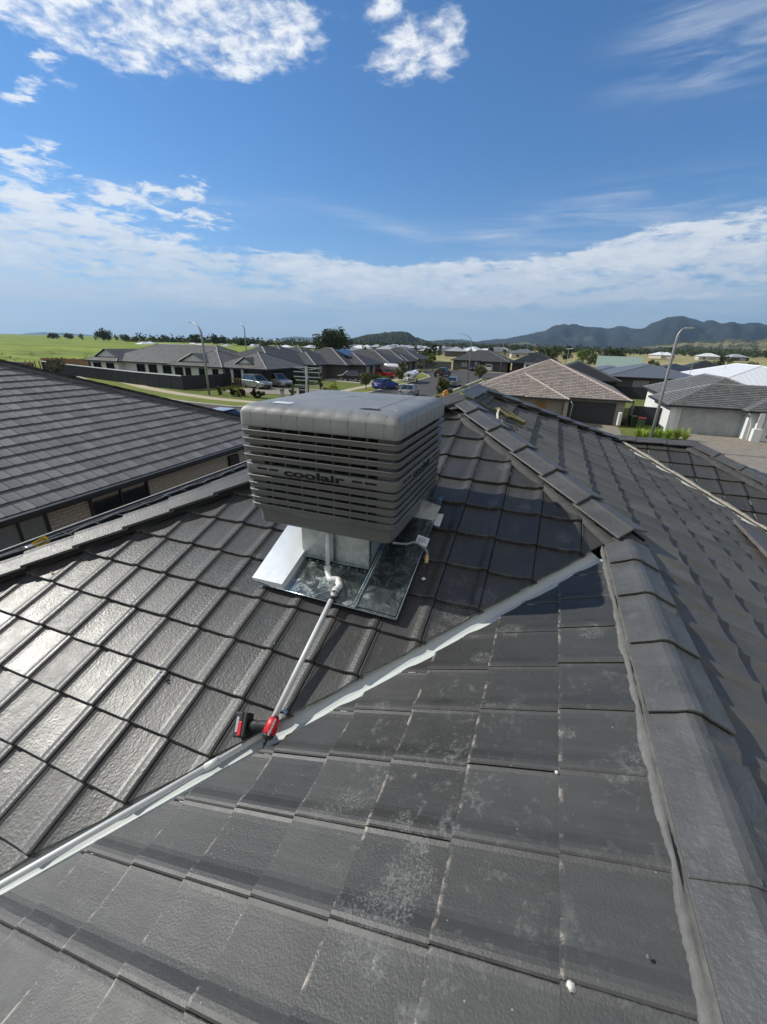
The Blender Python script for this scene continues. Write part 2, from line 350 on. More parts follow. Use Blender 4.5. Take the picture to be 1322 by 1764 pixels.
def clip(poly,f):            # keep f(p)>=0
    out=[]
    for i,a in enumerate(poly):
        b=poly[(i+1)%len(poly)]; fa,fb=f(a),f(b)
        if fa>=0: out.append(a)
        if (fa>=0)!=(fb>=0): s=fa/(fa-fb); out.append((a[0]+(b[0]-a[0])*s,a[1]+(b[1]-a[1])*s))
    return out
def strips(mb,poly,p0,z0,grad,t,g=.305,step=.03,m=0,base=0.):
    """stepped tile courses over a plan polygon; plane z=z0+t*grad.(p-p0)"""
    gx,gy=grad; vv=lambda p:(p[0]-p0[0])*gx+(p[1]-p0[1])*gy; uu=lambda p:-(p[0]-p0[0])*gy+(p[1]-p0[1])*gx
    vs=[vv(p) for p in poly]; k0=math.floor(min(vs)/g); k1=math.ceil(max(vs)/g); co=math.cos(math.atan(t))
    for k in range(k0,k1):
        a,b=k*g,(k+1)*g
        q=clip(clip(poly,lambda p:vv(p)-a-1e-6),lambda p:b-vv(p)+1e-6)
        if len(q)<3: continue
        P=[(p[0],p[1],z0+t*vv(p)+step*(1-(vv(p)-a)/g)+base) for p in q]
        U=[(uu(p),vv(p)/co) for p in q]
        ar=sum(q[i][0]*q[(i+1)%len(q)][1]-q[(i+1)%len(q)][0]*q[i][1] for i in range(len(q)))
        if ar<0: P=P[::-1];U=U[::-1]
        mb.add(P,[tuple(range(len(P)))],m,[U])
        lo=[(p,u) for p,u in zip(P,U) if abs(vv(p)-a)<1e-3]
        if len(lo)>=2:
            lo.sort(key=lambda e:e[1][0]); (A,ua),(B,ub)=lo[0],lo[-1]
            mb.add([A,B,(B[0],B[1],B[2]-step-.004),(A[0],A[1],A[2]-step-.004)],[(0,1,2,3)],m,[[ua,ub,(ub[0],ub[1]-.01),(ua[0],ua[1]-.01)]])
def caps(P0,P1,side,drop,parent,mat,L=.37,w=.145,lift=.012,rise=.02,th=.014,first=0.,name='ridge_cap',rev=False,flat=.02,jit=.003,seed=3,bmp=True,one=False):
    """overlapping angular ridge tiles from P0 (lower) up to P1; side = horizontal unit vector across, drop = fall per metre across"""
    P0,P1=Vector(P0),Vector(P1); d=P1-P0; n=max(1,round((d.length-first)/L)); L=(d.length-first)/n; d.normalize(); S=Vector((*side,0)); Z=Vector((0,0,1)); rnd=random.Random(seed)
    out=[]; mb=MB()
    for i in range(n):
        a=P0+d*(i*L+(first if i else 0)+rnd.uniform(-jit,jit)*2); b=P0+d*((i+1)*L+first+.045)
        if rev: a=P0+d*(i*L-.045); b=P0+d*((i+1)*L+first)
        ra,rb=(rise,0) if not rev else (0,rise)
        yaw=rnd.uniform(-jit,jit)
        def sec(c,r,inner,off):
            pts=[]
            for x in (-w,-w*.62,-flat*1.6,-flat*.7,0,flat*.7,flat*1.6,w*.62,w):
                z=-drop*max(abs(x)-flat*.45,0)*1.04+(0.004 if abs(x)<flat else 0)
                pts.append(c+S*(x+off)+Z*(z+lift+r-(th if inner else 0)))
            return pts
        A=sec(a,ra,0,yaw)+sec(a,ra,1,yaw)[::-1]; B=sec(b,rb,0,-yaw)+sec(b,rb,1,-yaw)[::-1]
        one_=mb if one else MB()
        one_.loft([A,B] if True else [B,A])
        if not one: out.append(one_.build(name,mat,parent,bevel=.0025 if bmp else 0,seg=1))
    if one: out.append(mb.build(name,mat,parent))
    for o in out:                 # outward normals
        bm=bmesh.new(); bm.from_mesh(o.data); bmesh.ops.recalc_face_normals(bm,faces=bm.faces); bm.to_mesh(o.data); bm.free()
    return out
def bedding(P0,P1,side,drop,parent,mat,w0=.125,w1=.175,h0=.012,h1=.004,seed=5,wave=.006,n=90,name='mortar_bedding_or_shade',scal=0,drop1=None):
    P0,P1=Vector(P0),Vector(P1); S=Vector((*side,0)); Z=Vector((0,0,1)); rnd=random.Random(seed); vs=[];fs=[]; ph=[rnd.uniform(0,6) for _ in range(4)]
    dr=drop if drop1 is None else drop1
    L=(P1-P0).length
    for i in range(n+1):
        s=i/n; p=P0.lerp(P1,s); x=s*L
        wv=wave*(math.sin(x*9+ph[0])+.7*math.sin(x*23+ph[1])+.5*rnd.uniform(-1,1))
        sc=scal*abs(math.sin(x*PI/GA/1.42+ph[2]))
        q=[(w0,h0),(w0+(w1-w0)*.45,h0-.004+.3*h1),(w1+wv+sc,h1),(w1+wv+sc+.004,h1-.03)]
        vs+=[p+S*a+Z*(-dr*a+b) for a,b in q]
        if i:
            b=i*4
            for k in range(3): fs.append((b-4+k,b-3+k,b+1+k,b+k))
    return MB().add(vs,fs).build(name,mat,parent,smooth=True)
# ---- the house under the camera
own=thing('tiled_house','dark grey tiled hip roof in the foreground with white valley and cooler on it','house',(0,0,G))
own.location=(0,0,0)
P1=(-.96,4.892,ZR+T*1.664); P2=(-.96,6.19,P1[2])
vc=(VX/2,-VX/2)
tiles('roof_slope',(-3.50692,1.79443,-1.85943),(1,0),(0,1),(-11,15),(-12,11),[((-2.60/2,2.60/2),(1,-1),1),((XR,YJ),(1,1)),((P1[0],P1[1]),(-1,1))],T_A,own,seed=1)
tiles('roof_slope',(.24998,1.55537,-1.45279),(0,-1),(1,0),(-7,16),(-14,3),[((-2.415/2,2.415/2),(-1,1),1),((XR,0),(1,0))],T_B,own,step=.020,H=.012,jd=.0035,g=.352,du=.2983,seed=2)
cx0=.804-2*GH*0
uj=int(8)
Oc=(.804,YJ+.006,ZC-T*.804)
tiles('roof_slope',Oc,(0,1),(-1,0),(-18,0),(-22,1),[((XR,0),(-1,0)),((1.13+1,8.28-1),(1,1))],T_C,own,step=.030,H=.021,jd=.009,seed=3)
tiles('roof_slope',Oc,(0,1),(-1,0),(0,18),(-12,6),[((XR,YJ),(-1,-1)),((P1[0],P1[1]),(-1,0)),((P2[0],P2[1]),(-1,1)),((1.13,8.28),(1,1),1)],T_C,own,step=.030,H=.021,jd=.009,seed=4)
ZF=-1.445
tiles('roof_slope',(-1.0,8.28-6*GH-.21,ZF-T*(6*GH+.21)),(1,0),(0,1),(0,24),(-7,8),[((1.13,8.36),(-1,-1),1),((2.4,8.28),(1,1)),((0,8.28),(0,1))],T_F,own,fine=False,step=.026,H=.005,seed=5)
mb=MB()
strips(mb,[(-.96,4.89),(-.96,6.19),(-9,14.2),(-9,-3.15)],(-.96,5),P1[2]-.10,(1,0),T)                       # west slope
strips(mb,[(-.96,6.19),(1.13,8.28),(1.13,14.2),(-9,14.2)],(0,6.19),P1[2]-.03,(0,-1),T)                    # north slope
strips(mb,[(1.13,8.28),(2.4,8.28),(8.3,14.2),(1.13,14.2)],(0,8.28),ZF-.03,(0,-1),T)
strips(mb,[(2.4,8.28),(8.3,14.2),(8.3,2.38)],(2.4,8),ZF-.03,(-1,0),T)
mb.build('roof_slope',T_F,own)
S2=math.sqrt(.5)
hipd=T*S2
c1=caps((XR+.02,YJ-.02,ZR+.035),(P1[0],P1[1],P1[2]+.045),(S2,S2),hipd*1.05,own,CAPM,L=.408,first=0,w=.15,rise=.026,seed=11,th=.015)
caps((-8.9,-3.05,P1[2]-T*7.94+.02),(P1[0],P1[1],P1[2]+.03),(-S2,S2),hipd*1.1,own,CAPM,L=.408,w=.16,rise=.022,lift=.048,seed=12,th=.022)
bedding((-8.9,-3.05,P1[2]-T*7.94+.02),(P1[0],P1[1],P1[2]+.03),(S2,-S2),hipd,own,BLK,w0=.105,w1=.128,h0=.045,h1=.0,seed=18,wave=.002)  # black strip: painted shade for the unlit gap under the left hip caps
caps((P2[0]+.02,P2[1],P2[2]+.05),(P1[0],P1[1]+.05,P1[2]+.05),(1,0),T,own,CAPM,L=.42,w=.15,rise=.02,seed=13)
caps((1.13,8.28,ZF+.03),(P2[0],P2[1],P2[2]+.055),(S2,-S2),hipd,own,CAPM,L=.408,w=.15,rise=.022,seed=14,bmp=False)
caps((-8.9,14.13,P1[2]-T*7.94),(P2[0],P2[1],P2[2]+.03),(S2,S2),hipd,own,CAPM,L=.408,seed=15,bmp=False,one=True)
caps((1.05,8.28,ZF+.03),(2.42,8.28,ZF+.03),(0,1),T,own,CAPM,L=.41,w=.13,rise=.016,seed=16,bmp=False,rev=True)
caps((8.2,2.48,ZF-T*5.8+.02),(2.4,8.28,ZF+.035),(S2,S2),hipd,own,CAPM,L=.408,seed=17,rise=.022,bmp=False)
# the lower ridge beside the camera, laid so that each cap laps the nearer one
mbr=[]
ys=[3.20,2.80,2.39,1.95,1.51,.93,.47,.02,-.43,-.9,-1.4]
for k in range(len(ys)-1):
    a,b=ys[k],ys[k+1]
    o=caps((XR-.015,b,ZR-.004),(XR-.015,a+.0,ZR-.004),(1,0),T,own,CAPM,L=9,w=.143,rise=.021 if k!=4 else .010,lift=.011,th=.014,seed=30+k,flat=.036)[0]
# pointing under the caps
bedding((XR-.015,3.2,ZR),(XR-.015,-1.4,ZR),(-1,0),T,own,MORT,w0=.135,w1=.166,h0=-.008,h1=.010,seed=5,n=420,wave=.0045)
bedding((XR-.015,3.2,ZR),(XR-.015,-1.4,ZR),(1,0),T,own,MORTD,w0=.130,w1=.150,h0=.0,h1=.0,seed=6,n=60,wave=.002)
bedding((XR+.02,YJ-.02,ZR+.01),(P1[0],P1[1],P1[2]+.01),(-S2,-S2),hipd,own,MORTD,w0=.13,w1=.158,h0=.0,h1=.003,seed=7,scal=.026,wave=.003)
bedding((XR+.02,YJ-.02,ZR+.01),(P1[0],P1[1],P1[2]+.01),(S2,S2),hipd,own,MORTD,w0=.13,w1=.15,h0=-.004,h1=.0,seed=8)
bedding((2.4,8.28,ZF+.02),(8.2,2.48,ZF-T*5.8+.02),(-S2,-S2),hipd,own,MORTD,w0=.13,w1=.19,h0=.006,h1=.0,seed=9,scal=.03)
bedding((P2[0]+.02,P2[1],P2[2]+.03),(P1[0]+.02,P1[1],P1[2]+.03),(1,0),T,own,MORTD,w0=.13,w1=.16,h0=.004,h1=0,seed=10,n=20)
mb=MB(); mb.box((XR-.075,.945,ZR-.008),(.15,.020,.008),rx=Matrix.Rotation(-math.atan(T),3,'Y')); mb.box((XR+.06,.945,ZR-.012),(.14,.020,.008),rx=Matrix.Rotation(math.atan(T),3,'Y')); mb.build('mortar_bedding_or_shade',MORTD,own,bevel=.003)
# mitred lead-grey closer where the hip dies into the lower ridge
mb=MB(); mb.loft([[Vector((XR-.17,3.26,ZR-.05)),Vector((XR,3.30,ZR+.02)),Vector((XR+.15,3.24,ZR-.05))],[Vector((XR-.15,3.14,ZR-.055)),Vector((XR-.01,3.12,ZR+.015)),Vector((XR+.13,3.12,ZR-.05))]]); mb.build('mortar_bedding_or_shade',MORTD,own,bevel=.01)
# hip-end starter at the top of the two hips
mb=MB(); a=Vector(P1)+Vector((0,0,.05)); mb.add([a+Vector((0,.12,.015)),a+Vector((-.22,-.16,-.10)),a+Vector((.0,-.32,-.12)),a+Vector((.2,-.16,-.09)),a+Vector((-.14,.16,-.04)),a+Vector((.14,.16,-.04))],[(0,1,2),(0,2,3),(0,4,1),(0,3,5)]); mb.build('ridge_cap',CAPM,own)
# valley: folded sheet under both slopes, with a small centre fold
def valley(x0,y0,z0,dx,dy,dz,S,parent,wid=.26,dep=.052,mat=VAL,rib=False):
    mb=MB(); N=26; S=Vector((*S,0)); D=Vector((dx,dy,dz)); O=Vector((x0,y0,z0)); prof=[(-wid,T*S2*wid),(-.125,T*S2*.125),(-.075,T*S2*.07)]+([(-.012,.006),(-.006,.014),(.004,.014),(.010,.005)] if rib else [(0,0)])+[(.075,T*S2*.07),(.125,T*S2*.125),(wid,T*S2*wid)]
    vs=[];fs=[];m=len(prof)
    for i in range(N+1):
        for a,h in prof: vs.append(O+D*(i/N)+S*(a+.002*math.sin(i*1.7))+Vector((0,0,h-dep)))
    for i in range(N):
        for k in range(m-1): fs.append((i*m+k,i*m+k+1,(i+1)*m+k+1,(i+1)*m+k))
    return mb.add(vs,fs).build('valley_gutter',mat,parent,smooth=False)
valley(VX/2-4.2,-VX/2-4.2,-1.85943+T*(-VX/2-4.2-1.79443),5.98,5.98,T*5.98,(S2,-S2),own)
valley(1.25,8.16,ZC-T*1.25,5.8,-5.8,-T*5.8,(S2,S2),own,rib=False,dep=.04)
bedding((1.13,8.28,ZC-T*1.13),(6.1,3.31,ZC-T*6.1),(S2,S2),-T*S2,own,MORTL,w0=.04,w1=.085,h0=.004,h1=.012,seed=21,wave=.010,n=220)
# flat edge slab near the second valley
slab=MB(); slab.box((2.55,5.15,ZC-T*2.55+.055),(.62,1.35,.035),rx=Matrix.Rotation(math.atan(T),3,'Y')@Matrix.Rotation(R(-3),3,'Z'))
tag(slab.build('loose_roof_sheet',pr('weathered_brown_sheet',(.13,.115,.105),.6,(.09,.08,.075),7,bump=.002,bsc=40),None,bevel=.004),'weathered brownish grey flat sheet lying on the tiles beside the far right valley','sheet')
# walls, eaves and gutter below
WALLO=pr('own_brick',(.50,.45,.38),.85,bump=.003)
mb=MB(); mb.prism([(-8.3,-8),(7.6,-8),(7.6,13.6),(-8.3,13.6)],G,-3.86); mb.build('wall',WALLO,own)
GUT=pr('charcoal_gutter',(.028,.031,.034),.45,(.022,.024,.026),3); CREAM=pr('pale_edge_strip',(.46,.44,.40),.6,(.33,.31,.28),8)
mb=MB(); mb.box((-8.86,5.5,-3.80),(.13,20,.14)); mb.box((-8.98,5.5,-3.745),(.02,20,.03)); mb.build('gutter',GUT,own,bevel=.004)
mb=MB(); mb.box((-8.93,5.5,-3.700),(.035,20,.018)); mb.build('gutter_lip',CREAM,own)
mb=MB(); yy=-2.
while yy<13:
    mb.box((-8.62,yy+.07*math.sin(yy*7),-3.70),(.32,.03,.02)); yy+=.62
mb.build('gutter_bracket',GUT,own)
# ragged drop of mortar/paper under the first course
mb=MB(); rnd=random.Random(4)
mb.tube([(-8.30+.03*math.sin(y*3.1),y,-3.55+.012*math.sin(y*9)) for y in np.arange(-1,13,.22)],.016,5); mb.build('eave_batten',CREAM,own)
yt=thing('warning_tag','small yellow printed warning tag clipped to the dark gutter at the left','tag',tuple(gz(71,934,-3.56)))
_q=(-yt.location).normalized(); _z=Vector((0,-.37,1)); _z=(_z-_q*_z.dot(_q)).normalized(); _M=Matrix((_q,_z.cross(_q),_z)).transposed()
MB().box((0,0,0),(.02,.24,.14),rx=_M).build('plate',pr('tag_yellow',(.80,.50,.03),.5),yt)
mb=MB()
for k,(w,z) in enumerate(((.16,.036),(.19,.004),(.13,-.03))): mb.box(tuple(_q*.012+_z*z),(.003,w,.012),rx=_M)
mb.build('print',BLK,yt)
yb=MB(); q=gz(52,944,-3.70); yb.box(tuple(q),(.10,.12,.09)); yb.box((q.x-.02,q.y+.1,q.z+.03),(.03,.22,.02)); tag(yb.build('cable_clamp',pr('clamp_metal',(.35,.36,.36),.4,metal=.6),None,bevel=.01),'small pale metal clamp on the dark gutter left of the yellow tag','clamp')
# ---------------------------------------------------------------- evaporative cooler
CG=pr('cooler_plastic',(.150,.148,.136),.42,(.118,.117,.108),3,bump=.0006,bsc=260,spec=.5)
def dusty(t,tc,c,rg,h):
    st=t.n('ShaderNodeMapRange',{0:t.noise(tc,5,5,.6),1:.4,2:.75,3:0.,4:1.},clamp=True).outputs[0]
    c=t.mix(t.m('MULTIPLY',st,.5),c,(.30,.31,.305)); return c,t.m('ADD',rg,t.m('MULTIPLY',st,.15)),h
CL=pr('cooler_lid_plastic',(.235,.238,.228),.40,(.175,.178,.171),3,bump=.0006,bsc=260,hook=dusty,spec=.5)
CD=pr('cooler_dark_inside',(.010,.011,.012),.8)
LIDL=pr('lid_line_dark',(.055,.057,.057),.7)
cx,cy=-1.3515,2.885; HW=.575
cool=thing('evaporative_cooler','large dark grey louvred box cooler on a metal duct in the middle of the roof','cooler',(cx,cy,-1.62))
ZO=1.62
def rr(h,r,n=7,z=0.,wob=None):
    pts=[]
    for q,(sx,sy) in enumerate(((1,1),(-1,1),(-1,-1),(1,-1))):
        for k in range(n):
            a=q*PI/2+k/(n-1)*PI/2
            pts.append(Vector((sx*(h-r)+r*math.cos(a),sy*(h-r)+r*math.sin(a),z)))
    return pts
def rings(lv,r=.05,n=7): return [rr(HW-i,max(r-i*.3,.012),n,z+ZO) for i,z in lv]
# lid: fine ring so the flutes can be shaped
def lidring(ins,z,amp):
    N=44; h=HW-ins; r=max(.038-ins*.06,.02); pts=[]
    for q in range(4):
        a0=q*PI/2
        for k in range(N):     # straight side then corner arc
            s=-(h-r)+2*(h-r)*k/N
            x,y=(h,s); fl=abs(math.sin(PI*(s+h)/(2*h)*9.5)); o=-amp*(1-fl)**3 if amp else 0
            x+=o; zz=z+o*.5
            p=Vector((x*math.cos(a0)-y*math.sin(a0),x*math.sin(a0)+y*math.cos(a0),zz+ZO)); pts.append(p)
        for k in range(6):
            a=a0+k/6*PI/2; cxx,cyy=(h-r),(h-r); c,s_=math.cos(a0),math.sin(a0)
            ce=Vector((cxx*c-cyy*s_,cxx*s_+cyy*c,0)); pts.append(ce+Vector((r*math.cos(a),r*math.sin(a),z+ZO)))
    return pts
lv=[(.022,-.525,0),(.002,-.535,0),(0,-.53,.0),(0,-.524,.0),(.001,-.446,.0),(.003,-.440,.001),(.009,-.427,.003),(.022,-.411,.0055),(.040,-.400,.006),(.062,-.394,.005),(.09,-.390,.002),(.12,-.3875,.001),(.16,-.385,0),(.30,-.379,0),(.45,-.373,0),(.545,-.370,0)]
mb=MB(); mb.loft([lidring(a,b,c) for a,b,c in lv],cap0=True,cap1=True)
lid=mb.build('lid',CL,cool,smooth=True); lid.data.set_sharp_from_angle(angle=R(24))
for a0 in range(4):
    c,s=math.cos(a0*PI/2),math.sin(a0*PI/2)
    for k in range(9):
        u=-.475+.95*k/8; mb=MB(); mb.tube([Vector(((HW-e)*c-u*s,(HW-e)*s+u*c,zz+ZO)) for e,zz in ((.0005,-.527),(.0012,-.446),(.0095,-.4285),(.024,-.4125),(.043,-.4015),(.066,-.3955),(.095,-.391))],.0013,4); mb.build('mould_line',LIDL,lid)
mb=MB(); mb.box((.37,.05,ZO-.3845),(.004,.93,.004)); mb.box((-.37,-.42,ZO-.386),(.0,.0,.0)); mb.build('seam',BLK,lid)
mb=MB(); mb.loft([[Vector((.33+.075*math.cos(a),-.445+.030*math.sin(a),ZO-.3935+.006*math.sin(a))) for a in np.linspace(0,PI,12)],[Vector((.33+.075*math.cos(a),-.445+.030*math.sin(a),ZO-.386+.006*math.sin(a))) for a in np.linspace(0,PI,12)]]); mb.build('hand_notch',BLK,lid)
mb=MB(); 
for k in range(4):
    a=PI/4+k*PI/2+.12; mb.tube([Vector((.05*math.cos(a),.05*math.sin(a),ZO-.3715)),Vector((.62*math.cos(a),.62*math.sin(a),ZO-.3905))],.0022,5)
mb.box((0,0,ZO-.3695),(.05,.05,.004)); mb.build('lid_rib',CL,lid)
mb=MB(); q=gz(490,692.5,-.383); mb.box((q.x-cx,q.y-cy,ZO-.3855),(.13,.10,.0025),rz=R(6)); mb.build('paper_label',pr('white_paper',(.80,.82,.84),.6),lid)
mb=MB(); mb.box((q.x-cx,q.y-cy,ZO-.3838),(.09,.010,.0012),rz=R(6)); mb.build('print',pr('blue_print',(.25,.4,.6),.6),lid)
# slats
zs=[-.570,-.626,-.682,-.740,-.887,-.942,-.997,-1.052,-1.104]
tp=lambda z:.020*max(0,(-.75-z))/.35
for k,z in enumerate(zs):
    i=tp(z); last=(k==len(zs)-1)
    i-=.006; L=[(i+.050,z-.022),(i+.016,z-.027),(i+.008,z-.025),(i+.006,z-.010),(i+.004,z+.001),(i,z+.004),(i,z+.009),(i+.004,z+.012),(i+.010,z+.010),(i+.050,z+.004)]
    MB().loft(rings(L)).build('louvre_slat',CG,cool,smooth=True).data.set_sharp_from_angle(angle=R(38))
i=tp(-.82)
band=MB().loft(rings([(i+.05,-.866),(i+.008,-.866),(i+.002,-.860),(i+.001,-.855),(i,-.800),(i+.002,-.794),(i+.010,-.793),(i+.05,-.797)])).build('name_band',CG,cool,smooth=True)
# skirt
L=[(.120,-1.252),(.066,-1.252),(.058,-1.246),(.054,-1.225),(.050,-1.165),(.045,-1.145),(.034,-1.132),(.024,-1.126),(.021,-1.118),(.021,-1.105),(.05,-1.10)]
MB().loft([rr(HW-a,.055,9,z+ZO) for a,z in L]).build('base_skirt',CG,cool,smooth=True)
# inner core, corner columns and louvre dividers
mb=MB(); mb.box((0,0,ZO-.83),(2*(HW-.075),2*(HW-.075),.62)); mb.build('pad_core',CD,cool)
for sx in(-1,1):
    for sy in(-1,1):
        mb=MB(); h=HW-.038; ln=.115; c=Vector((sx*h,sy*h,0))
        pts=[c,c-Vector((sx*ln,0,0)),c-Vector((sx*ln,sy*.03,0)),c-Vector((sx*.03,sy*.03,0)),c-Vector((sx*.03,sy*ln,0)),c-Vector((0,sy*ln,0))]
        mb.prism([(p.x,p.y) for p in pts],ZO-1.11,ZO-.53); mb.build('corner_column',CG,cool,bevel=.008)
for a0 in range(4):
    c,s=math.cos(a0*PI/2),math.sin(a0*PI/2)
    for k in range(7):
        u=-.42+.84*(k+.5)/7*1.0
        x,y=HW-.045,u; mb=MB(); mb.box((x*c-y*s,x*s+y*c,ZO-.83),(.05,.006,.60) if a0%2==0 else (.006,.05,.60)); mb.build('louvre_divider',CG,cool)
# lettering, cut in dark on the band
LET=pr('recess_dark',(.004,.004,.005),.8)
def text(body,size,loc,rot,mat,parent,name='lettering',sx=1.,ext=.0015,bold=0.):
    cu=bpy.data.curves.new(name,'FONT'); cu.body=body; cu.size=size; cu.align_x='CENTER'; cu.align_y='CENTER'; cu.extrude=ext; cu.offset=bold
    o=bpy.data.objects.new(name,cu); COL.objects.link(o); bpy.context.view_layer.update()
    me=bpy.data.meshes.new_from_object(o.evaluated_get(bpy.context.evaluated_depsgraph_get())); bpy.data.objects.remove(o); bpy.data.curves.remove(cu)
    me.materials.clear(); me.materials.append(mat)
    m=bpy.data.objects.new(name,me); COL.objects.link(m); m.location=loc; m.rotation_euler=rot; m.scale=(sx,1,1); m.parent=parent
    return m
for a0,(dx,dy) in enumerate(((0,-1),(1,0))):
    f=HW-i+.0006; rz=0 if a0==0 else PI/2
    P=lambda u,z,o=0: (u,-f-o,ZO+z) if a0==0 else (f+o,u,ZO+z)
    text('coolair',.068,P(-.02,-.829),(PI/2,0,rz),LET,cool,sx=2.35,bold=.0022)
    mb=MB()
    for s in(-1,1):
        for u0,u1 in((.235,.305),(.325,.405)):
            u=s*(u0+u1)/2+(-.055 if s<0 else .03); 
            mb.box(P(u,-.822,.0),( (u1-u0),.003,.013) if a0==0 else (.003,(u1-u0),.013))
    mb.build('vent_slot',LET,cool)
# duct (dropper) down to the tray
mb=MB(); x0,x1,y0,y1=-.235,.325,-.405,.14
def zt(y): return T*(y+cy-2.164)-1.690+ZO+.03
rgs=[]
for f_,e in ((0,0),(1,-.03)):
    rgs.append([Vector((x,y,(zt(y) if f_==0 else .39))) for x,y in ((x0+e*0,y0),(x1,y0),(x1,y1),(x0,y1))])
mb.loft(rgs); du=mb.build('duct',GALVB,cool)
mb=MB()
for xa,xb in((x0,x0+.28),(x0+.28,x1)):          # cross-broken stiffening folds on the front sheet
    zc=(zt(y0)+.39)/2; mb.add([(xa+.01,y0-.002,zt(y0)+.01),(xb-.01,y0-.002,zt(y0)+.01),(xb-.01,y0-.002,.385),(xa+.01,y0-.002,.385),((xa+xb)/2,y0-.014,zc)],[(0,1,4),(1,2,4),(2,3,4),(3,0,4)])
mb.build('duct_panel',GALVB,cool)
mb=MB(); mb.box(((x0+x1)/2,y0-.02,zt(y0)+.012),(.57,.04,.004)); mb.box((x1+.003,y0,.2),(.004,.03,.36)); mb.box((x0+.28,y0-.012,.22),(.012,.006,.34)); mb.build('duct_flange',GALV,cool)
# ---------------------------------------------------------------- flashing tray
tr=thing('flashing_tray','shiny galvanised flashing tray under the cooler lapped over dark tiles','flashing tray',(-1.27,2.17,-1.68))
def TP(x,y,h=0.): return Vector((x+1.27,y-2.17,(T*(y-2.164)-1.678+h)+1.68))
def sheet(ps,h,th=.003,mat=GALV,name='tray_sheet',par=tr):
    mb=MB(); n=len(ps); a=[TP(x,y,h) for x,y in ps]; b=[TP(x,y,h-th) for x,y in ps]
    mb.add(a+b,[tuple(range(n)),tuple(range(n,2*n))[::-1]]+[(i,n+i,n+(i+1)%n,(i+1)%n) for i in range(n)]); return mb.build(name,mat,par)
sheet([(-1.80,2.172),(-.70,2.162),(-.70,3.30),(-1.80,3.30)],.012,name='base_sheet')
WSH=pr('bright_flat_sheet',(.80,.83,.84),.34,(.74,.77,.78),6,metal=.35,bump=.0004,bsc=60)  # galvanised sheet coloured near-white in place of its bright reflection
mb=MB(); mb.add([TP(-1.835,2.17,.050),TP(-1.575,2.165,.058),TP(-1.565,2.50,.058),TP(-1.60,3.25,.055),TP(-1.86,3.25,.05),TP(-1.565,2.165,.012),TP(-1.555,2.50,.012),TP(-1.835,2.17,.030),TP(-1.86,3.25,.03)],[(0,1,2,3,4),(1,5,6,2),(0,7,5,1),(0,4,8,7)])
mb.build('side_sheet',WSH,tr)
mb=MB(); 
for x in (-1.012,-.995): mb.tube([TP(x,2.166,.028),TP(x,3.2,.03)],.006,6)
mb.tube([TP(-1.835,2.168,.012),TP(-.70,2.158,.012)],.006,6); mb.tube([TP(-.70,2.158,.016),TP(-.70,3.3,.016)],.006,6); mb.build('folded_edge',GALV,tr,smooth=True)
sheet([(-.99,2.175),(-.712,2.17),(-.712,3.02),(-.99,3.02)],.022,name='side_tray')
mb=MB(); mb.add([TP(-1.0,3.02,.02),TP(-.70,3.02,.02),TP(-.66,3.06,.12),TP(-1.0,3.12,.14)],[(0,1,2,3)]); mb.build('back_flange',GALVB,tr)
mb=MB()
rnd=random.Random(2)
for k in range(9):
    p=TP(-1.57+k*.065,2.452,.016); MB().box(tuple(p),(.012,.012,.006)).build('rivet',GALVB,tr)
off=thing('galvanised_offcut','small bent galvanised offcut lying upslope right of the cooler base','offcut',(0,0,0))
def onA(x,y,h=0.):
    d=ray(x,y); return d*((-1.85943-T*1.79443+h)/(d.z-T*d.y))
def onB(x,y,h=0.):
    d=ray(x,y); return d*((-1.45279-T*.24998+h)/(d.z-T*d.x))
def onC(x,y,h=0.):
    d=ray(x,y); return d*((ZC+h)/(d.z+T*d.x))
mb=MB(); a=[onA(733,883,.05),onA(765,886,.06),onA(758,907,.035),onA(728,897,.04),onA(748,905,.01),onA(756,909,.008)]
mb.add(a,[(0,1,2,3),(3,2,5,4)]); o=mb.build('folded_plate',WSH,off); sm=o.modifiers.new('s','SOLIDIFY'); sm.thickness=.003
# ---------------------------------------------------------------- drain pipe
PV=pr('pvc_pipe_offwhite',(.70,.71,.69),.38,(.60,.61,.59),6,spec=.5)
dp=thing('drain_pipe','off white plastic drain pipe running from the cooler down the tiles into the valley','pipe',(0,0,0))
top=Vector((-1.325,2.41,-1.235)); b1=Vector((-1.33,2.405,-1.555)); el=Vector((-1.27,2.33,-1.60)); e2=Vector((-1.20,2.315,-1.600)); e3=Vector((-1.175,2.24,-1.60)); low=Vector((-1.155,1.405,-1.965))
def bez(a,b,c,n=7): return [a*(1-t)**2+b*2*t*(1-t)+c*t*t for t in [k/n for k in range(n+1)]]
mb=MB(); mb.tube([top,b1],.0165,14); mb.build('riser',PV,dp,smooth=True)
mb=MB(); mb.tube(bez(b1+Vector((0,0,.02)),Vector((-1.33,2.39,-1.61)),el)+bez(el,Vector((-1.20,2.36,-1.585)),e2)+bez(e2,Vector((-1.155,2.29,-1.60)),e3),.0225,14); mb.build('elbow',PV,dp,smooth=True)
mb=MB(); mb.tube([Vector((-1.33,2.405,-1.54)),Vector((-1.33,2.40,-1.565))],.027,14); q=(low-e3).normalized(); mb.tube([e3+q*.0,e3+q*.05],.0255,14); mb.build('socket',PV,dp,smooth=True)
mb=MB(); mb.tube([Vector((-1.255,2.33,-1.672)),Vector((-1.255,2.33,-1.63))],[.075,.05],18); mb.build('collar',pr('clear_collar',(.50,.52,.50),.3),dp,smooth=True)
mb=MB(); mb.tube([e3,low],.0170,14); mb.build('long_pipe',PV,dp,smooth=True)
mb=MB()
for s in(.03,.075):
    c=e3+q*s; mb.tube([c,c+q*.018],.0262,10)
mb.build('printed_mark',pr('mark_dark',(.03,.04,.05),.6),dp)
